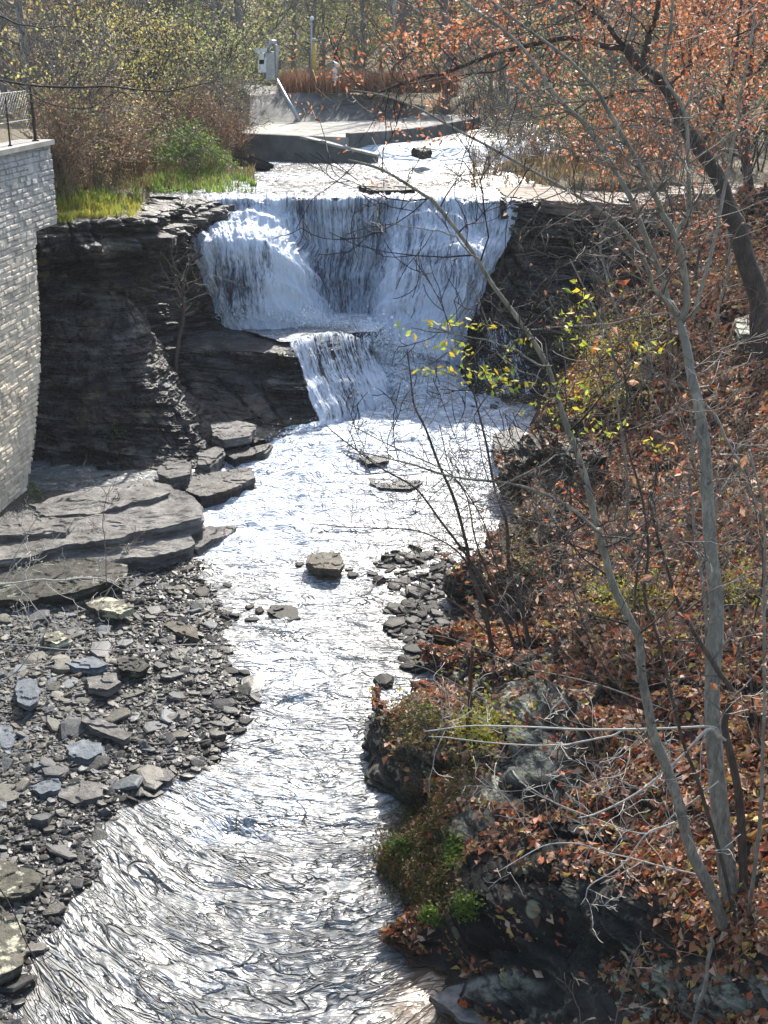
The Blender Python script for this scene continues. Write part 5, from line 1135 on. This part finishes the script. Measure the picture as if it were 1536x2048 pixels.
# ================= far bank bushes and forest
def bushproto(name,h,w,nst,nleaf,lsize,lm,tm,rmin,up=.05):
    tb=TB();en=[]
    for q in range(nst):
        a=RS.normal(0,.3*w/h,3);a[2]=1; grow(tb,np.array([RS.normal(0,.12*w),RS.normal(0,.12*w),-.1]),a,h*RS.uniform(.6,1.1),.010*h,2,en,up,.14,rmin,.75,6)
    V=np.concatenate(tb.V); sm=mesh('stems',V,tb.faces(),True); sm.materials.append(tm)
    ix=RS.randint(len(en),size=nleaf); P=np.array([en[i][0] for i in ix])+RS.normal(0,.11*w,(nleaf,3)); P=P[P[:,2]>.05]
    v,f=leaves_np(P,lsize,None,1.2,.65,.25); lme=mesh('leaves',v,[f]); lme.materials.append(lm); return sm,lme
def place(kind,protos_,x,y,z,s,label,cat,group,names=('stems','leaves'),sz=None):
    e=empty(kind,(x,y,z)); e.scale=(s,s,sz or s); e.rotation_euler=(0,0,RS.uniform(0,6.28)); tag(e,label,cat,group)
    for nm,me in zip(names,protos_):
        if me is None: continue
        o=bpy.data.objects.new(nm,me); COL.objects.link(o); o.parent=e
    return e
BP={'yellowgreen':[bushproto('b',2.6,1.3,8,650,.10,MAT['yellowgreen'],MAT['twig'],.009) for _ in range(2)],
 'yellow':[bushproto('b',3.2,1.5,8,800,.10,leafmat('golden leaves',[(.50,.40,.12),(.42,.33,.08),(.55,.46,.17),(.30,.27,.07)],.45),MAT['twigdark'],.010)],
 'green':[bushproto('b',1.3,1.2,9,800,.09,MAT['green'],MAT['twig'],.008)],
 'palegreen':[bushproto('b',3.4,2.0,9,1300,.12,MAT['palegreen'],MAT['twigdark'],.010)],
 'tan':[bushproto('b',2.0,1.3,16,450,.09,MAT['tan'],MAT['deadstem'],.008),bushproto('b',1.5,1.2,18,350,.08,MAT['litter'],MAT['deadstem'],.008)],
 'bare':[bushproto('b',2.8,1.6,13,60,.09,MAT['tan'],MAT['twig'],.009)]}
DESC={'yellowgreen':'yellow green bush','yellow':'golden leafed bush','green':'low bright green bush','palegreen':'pale green bush','tan':'dry tan bush','bare':'bare grey bush'}
def bush(px,py,kind,s,where,Y=None,seed=0):
    p=hit(px,py) if Y is None else W(px,py,Y=Y)
    if Y is not None: p[2]=GZ(p[0],p[1])
    pr=BP[kind][RS.randint(len(BP[kind]))]; d=DESC[kind]
    place('bush',pr,p[0],p[1],p[2]-.03,s*RS.uniform(.85,1.15),'%s %s'%(d,where),'bush','%ss %s'%(d,where))
LB_='on the bank left of the upper stream'
for px,py,k,s in [(130,385,'tan',.8),(160,370,'tan',1),(190,375,'yellowgreen',.6),(220,360,'tan',1),(250,355,'tan',1.0),(280,365,'tan',.8),(300,345,'green',.8),(335,345,'green',.9),(365,340,'green',1.0),(395,335,'green',1.0),(425,345,'green',.8),(455,345,'green',.6),(440,320,'tan',1),(465,310,'tan',1.1),(480,318,'tan',.8),(400,310,'tan',1),(350,315,'yellowgreen',.8),(300,320,'tan',1),(250,325,'yellowgreen',.8),(200,335,'tan',1),(150,340,'yellowgreen',.9),(120,350,'tan',1),(125,415,'yellowgreen',.3),(240,400,'yellowgreen',.25),(180,300,'bare',1),(240,295,'yellowgreen',1),(300,290,'tan',1),(350,285,'yellowgreen',.9),(400,285,'bare',.9),(445,285,'yellowgreen',.8),(480,280,'bare',.7)]:
    bush(px,py,k,s,LB_)
for (px,Y,k,s) in [(150,50,'yellow',1.0),(210,48,'yellow',1.25),(245,52,'yellow',1.3),(275,50,'yellow',1.1),(110,55,'bare',1.2),(320,52,'yellowgreen',1.2),(180,54,'bare',1.3),(360,55,'palegreen',1),(400,58,'palegreen',1.2),(440,57,'palegreen',1),(330,60,'yellow',1.1),(290,58,'bare',1.4),(230,60,'palegreen',1.2),(90,62,'bare',1.4),(470,60,'yellowgreen',.9),(420,52,'bare',.9),(380,50,'tan',1.2),(340,48,'tan',1.2),(140,60,'yellowgreen',1.2),(490,64,'palegreen',.9),(60,66,'tan',1.5),(20,64,'tan',1.5),(200,66,'tan',1.4)]:
    bush(px,0,k,s,'further back behind the left bank of the upper stream',Y)
RB_='on the bank right of the upper stream'
for px,Y,k,s in [(985,45,'tan',.5),(1010,48,'yellowgreen',.55),(1050,47,'tan',.6),(1090,46,'tan',.65),(1130,45,'yellowgreen',.6),(1170,44,'tan',.7),(1210,44,'yellowgreen',.7),(1260,43,'tan',.8),(1310,43,'tan',.9),(1360,42,'bare',.8),(1050,52,'bare',.8),(1100,52,'yellowgreen',.9),(1160,50,'palegreen',.8),(1220,50,'tan',1.0),(1290,49,'yellowgreen',1),(1350,48,'tan',1),(1420,46,'yellowgreen',1),(1480,44,'tan',1.0),(1530,43,'palegreen',1),(1000,58,'tan',.8),(1060,60,'bare',1),(1120,60,'palegreen',1),(1200,58,'yellowgreen',1),(1280,57,'bare',1.2),(1360,56,'palegreen',1.1),(1440,55,'tan',1.2),(1520,54,'bare',1.2),(940,66,'bare',1),(1000,68,'palegreen',1.1),(1080,70,'yellowgreen',1.3)]:
    bush(px,0,k,s,RB_,Y)
bush(505,0,'green',2.0,'beside the white gate hoist',70)
# tall trees of the forest
def treeproto(h,r,nl,lsize,lm,tm,rmin,lean=.04,crown0=.3,nb=26):
    tb=TB(); P=[np.array([0,0,-.2])]; d=np.array([RS.normal(0,lean),RS.normal(0,lean),1.]); n=9
    for i in range(n): d=d+RS.normal(0,.04,3); d[2]=abs(d[2]); P.append(P[-1]+d/np.linalg.norm(d)*h/n)
    P=cr(np.array(P),24); rad=r*np.linspace(1.15,.15,24); tb.tube(P,rad,8); tr=mesh('trunk',np.concatenate(tb.V),tb.faces(),True); tr.materials.append(tm)
    tb=TB();en=[]
    for q in range(nb):
        t=crown0+(1-crown0)*q/nb; i=int(t*22); a=RS.uniform(0,6.28); grow(tb,P[i],np.array([math.cos(a),math.sin(a),.55]),h*.22*(1.25-t)*RS.uniform(.6,1.2)+.6,rad[i]*.35,2,en,.06,.15,rmin,.7,5)
    br=mesh('branches',np.concatenate(tb.V),tb.faces(),True); br.materials.append(tm)
    lme=None
    if nl:
        ix=RS.randint(len(en),size=nl); v,f=leaves_np(np.array([en[i][0] for i in ix])+RS.normal(0,.28,(nl,3)),lsize,None,1.2,.65,.2); lme=mesh('leaves',v,[f]); lme.materials.append(lm)
    return tr,br,lme
MAT['barkfar']=barkmat('grey forest bark',(.10,.09,.08),(.32,.29,.26),5,10)
MAT['barkfarpale']=barkmat('pale forest bark',(.25,.24,.22),(.50,.49,.46),5,10)
TP={'bare':[treeproto(15,.17,120,.2,MAT['tan'],MAT['barkfar'],.014,nb=30,crown0=.15) for _ in range(3)],
 'tan':[treeproto(12,.14,1500,.22,MAT['tan'],MAT['barkfar'],.014,crown0=.12)],
 'yellowgreen':[treeproto(11,.13,1700,.22,MAT['yellowgreen'],MAT['barkfar'],.014,crown0=.1)],
 'palegreen':[treeproto(9,.12,1800,.22,MAT['palegreen'],MAT['barkfar'],.014,crown0=.06)],
 'orange':[treeproto(12,.14,1600,.24,MAT['orange'],MAT['barkfar'],.014,crown0=.12)]}
TD={'bare':'leafless grey tree','tan':'tree with sparse tan leaves','yellowgreen':'yellow green leafed tree','palegreen':'pale green small tree','orange':'orange leafed tree'}
def ftree(px,Y,kind,s):
    p=W(px,200,Y=Y); z=GZ(p[0],Y); pr=TP[kind][RS.randint(len(TP[kind]))]
    place('forest_tree',pr,p[0],Y,z,s,'%s in the woods behind the weir'%TD[kind],'tree','%ss in the woods behind the weir'%TD[kind],('trunk','branches','leaves'))
rs=np.random.RandomState(99)
for i in range(190):
    px=rs.uniform(-80,1620); Y=rs.uniform(70,150)**1.0
    if 480<px<900 and Y<76: Y+=12
    if px<480: k=rs.choice(['bare','tan','yellowgreen','palegreen'],p=[.42,.26,.18,.14])
    elif px<950: k=rs.choice(['bare','tan','yellowgreen','palegreen'],p=[.36,.14,.2,.30])
    else: k=rs.choice(['bare','tan','yellowgreen','orange'],p=[.35,.25,.15,.25])
    ftree(px,Y,k,rs.uniform(.8,1.35))
for px,Y,k,s in ((60,57,'bare',1.1),(15,60,'tan',1.1),(110,66,'bare',1.2),(485,70,'bare',1.3),(160,62,'tan',.9),(300,66,'bare',1.0),(425,62,'bare',.7),(890,72,'bare',1.4),(905,76,'bare',1.4),(1100,66,'bare',1.0),(1250,62,'tan',.9),(1400,60,'orange',.9),(1540,56,'orange',1.0),(1330,68,'orange',.9),(980,74,'orange',.8)): ftree(px,Y,k,s)
# slim pale birch in the middle
e=empty('birch_tree',W(790,150,Y=70)); tag(e,'thin white trunk standing in the woods right of the gate hoist','tree')
tb=TB(); tb.tube([W(791,160,Y=70),W(790,90,Y=70),W(788,20,Y=70),W(789,-60,Y=70)],[.10,.09,.08,.06],8); tb.obj('trunk',MAT['barkfarpale'],e)
tb=TB();en=[]
for q in range(8): grow(tb,W(789,RS.uniform(-50,90),Y=70),np.array([RS.normal(),RS.normal(),.6]),1.6,.02,1,en,.05,.15,.012)
tb.obj('branches',MAT['barkfar'],e)
# red tipped shrub near the right bank

# ================= air
bm_h=mesh('haze',box8((0,75,-3.0),420,300,46),[BF[:,::-1]]); hz=link('haze',bm_h,None); hz['kind']='stuff'; tag(hz,'thin pale autumn haze in the air','haze')
t=bpy.data.materials.new('haze'); t.use_nodes=True; nt=t.node_tree; nt.nodes.clear(); ou=nt.nodes.new('ShaderNodeOutputMaterial'); pv=nt.nodes.new('ShaderNodeVolumePrincipled')
pv.inputs['Color'].default_value=(.86,.89,.93,1); pv.inputs['Density'].default_value=.00036; pv.inputs['Anisotropy'].default_value=.0; nt.links.new(pv.outputs[0],ou.inputs['Volume']); hz.data.materials.append(t)
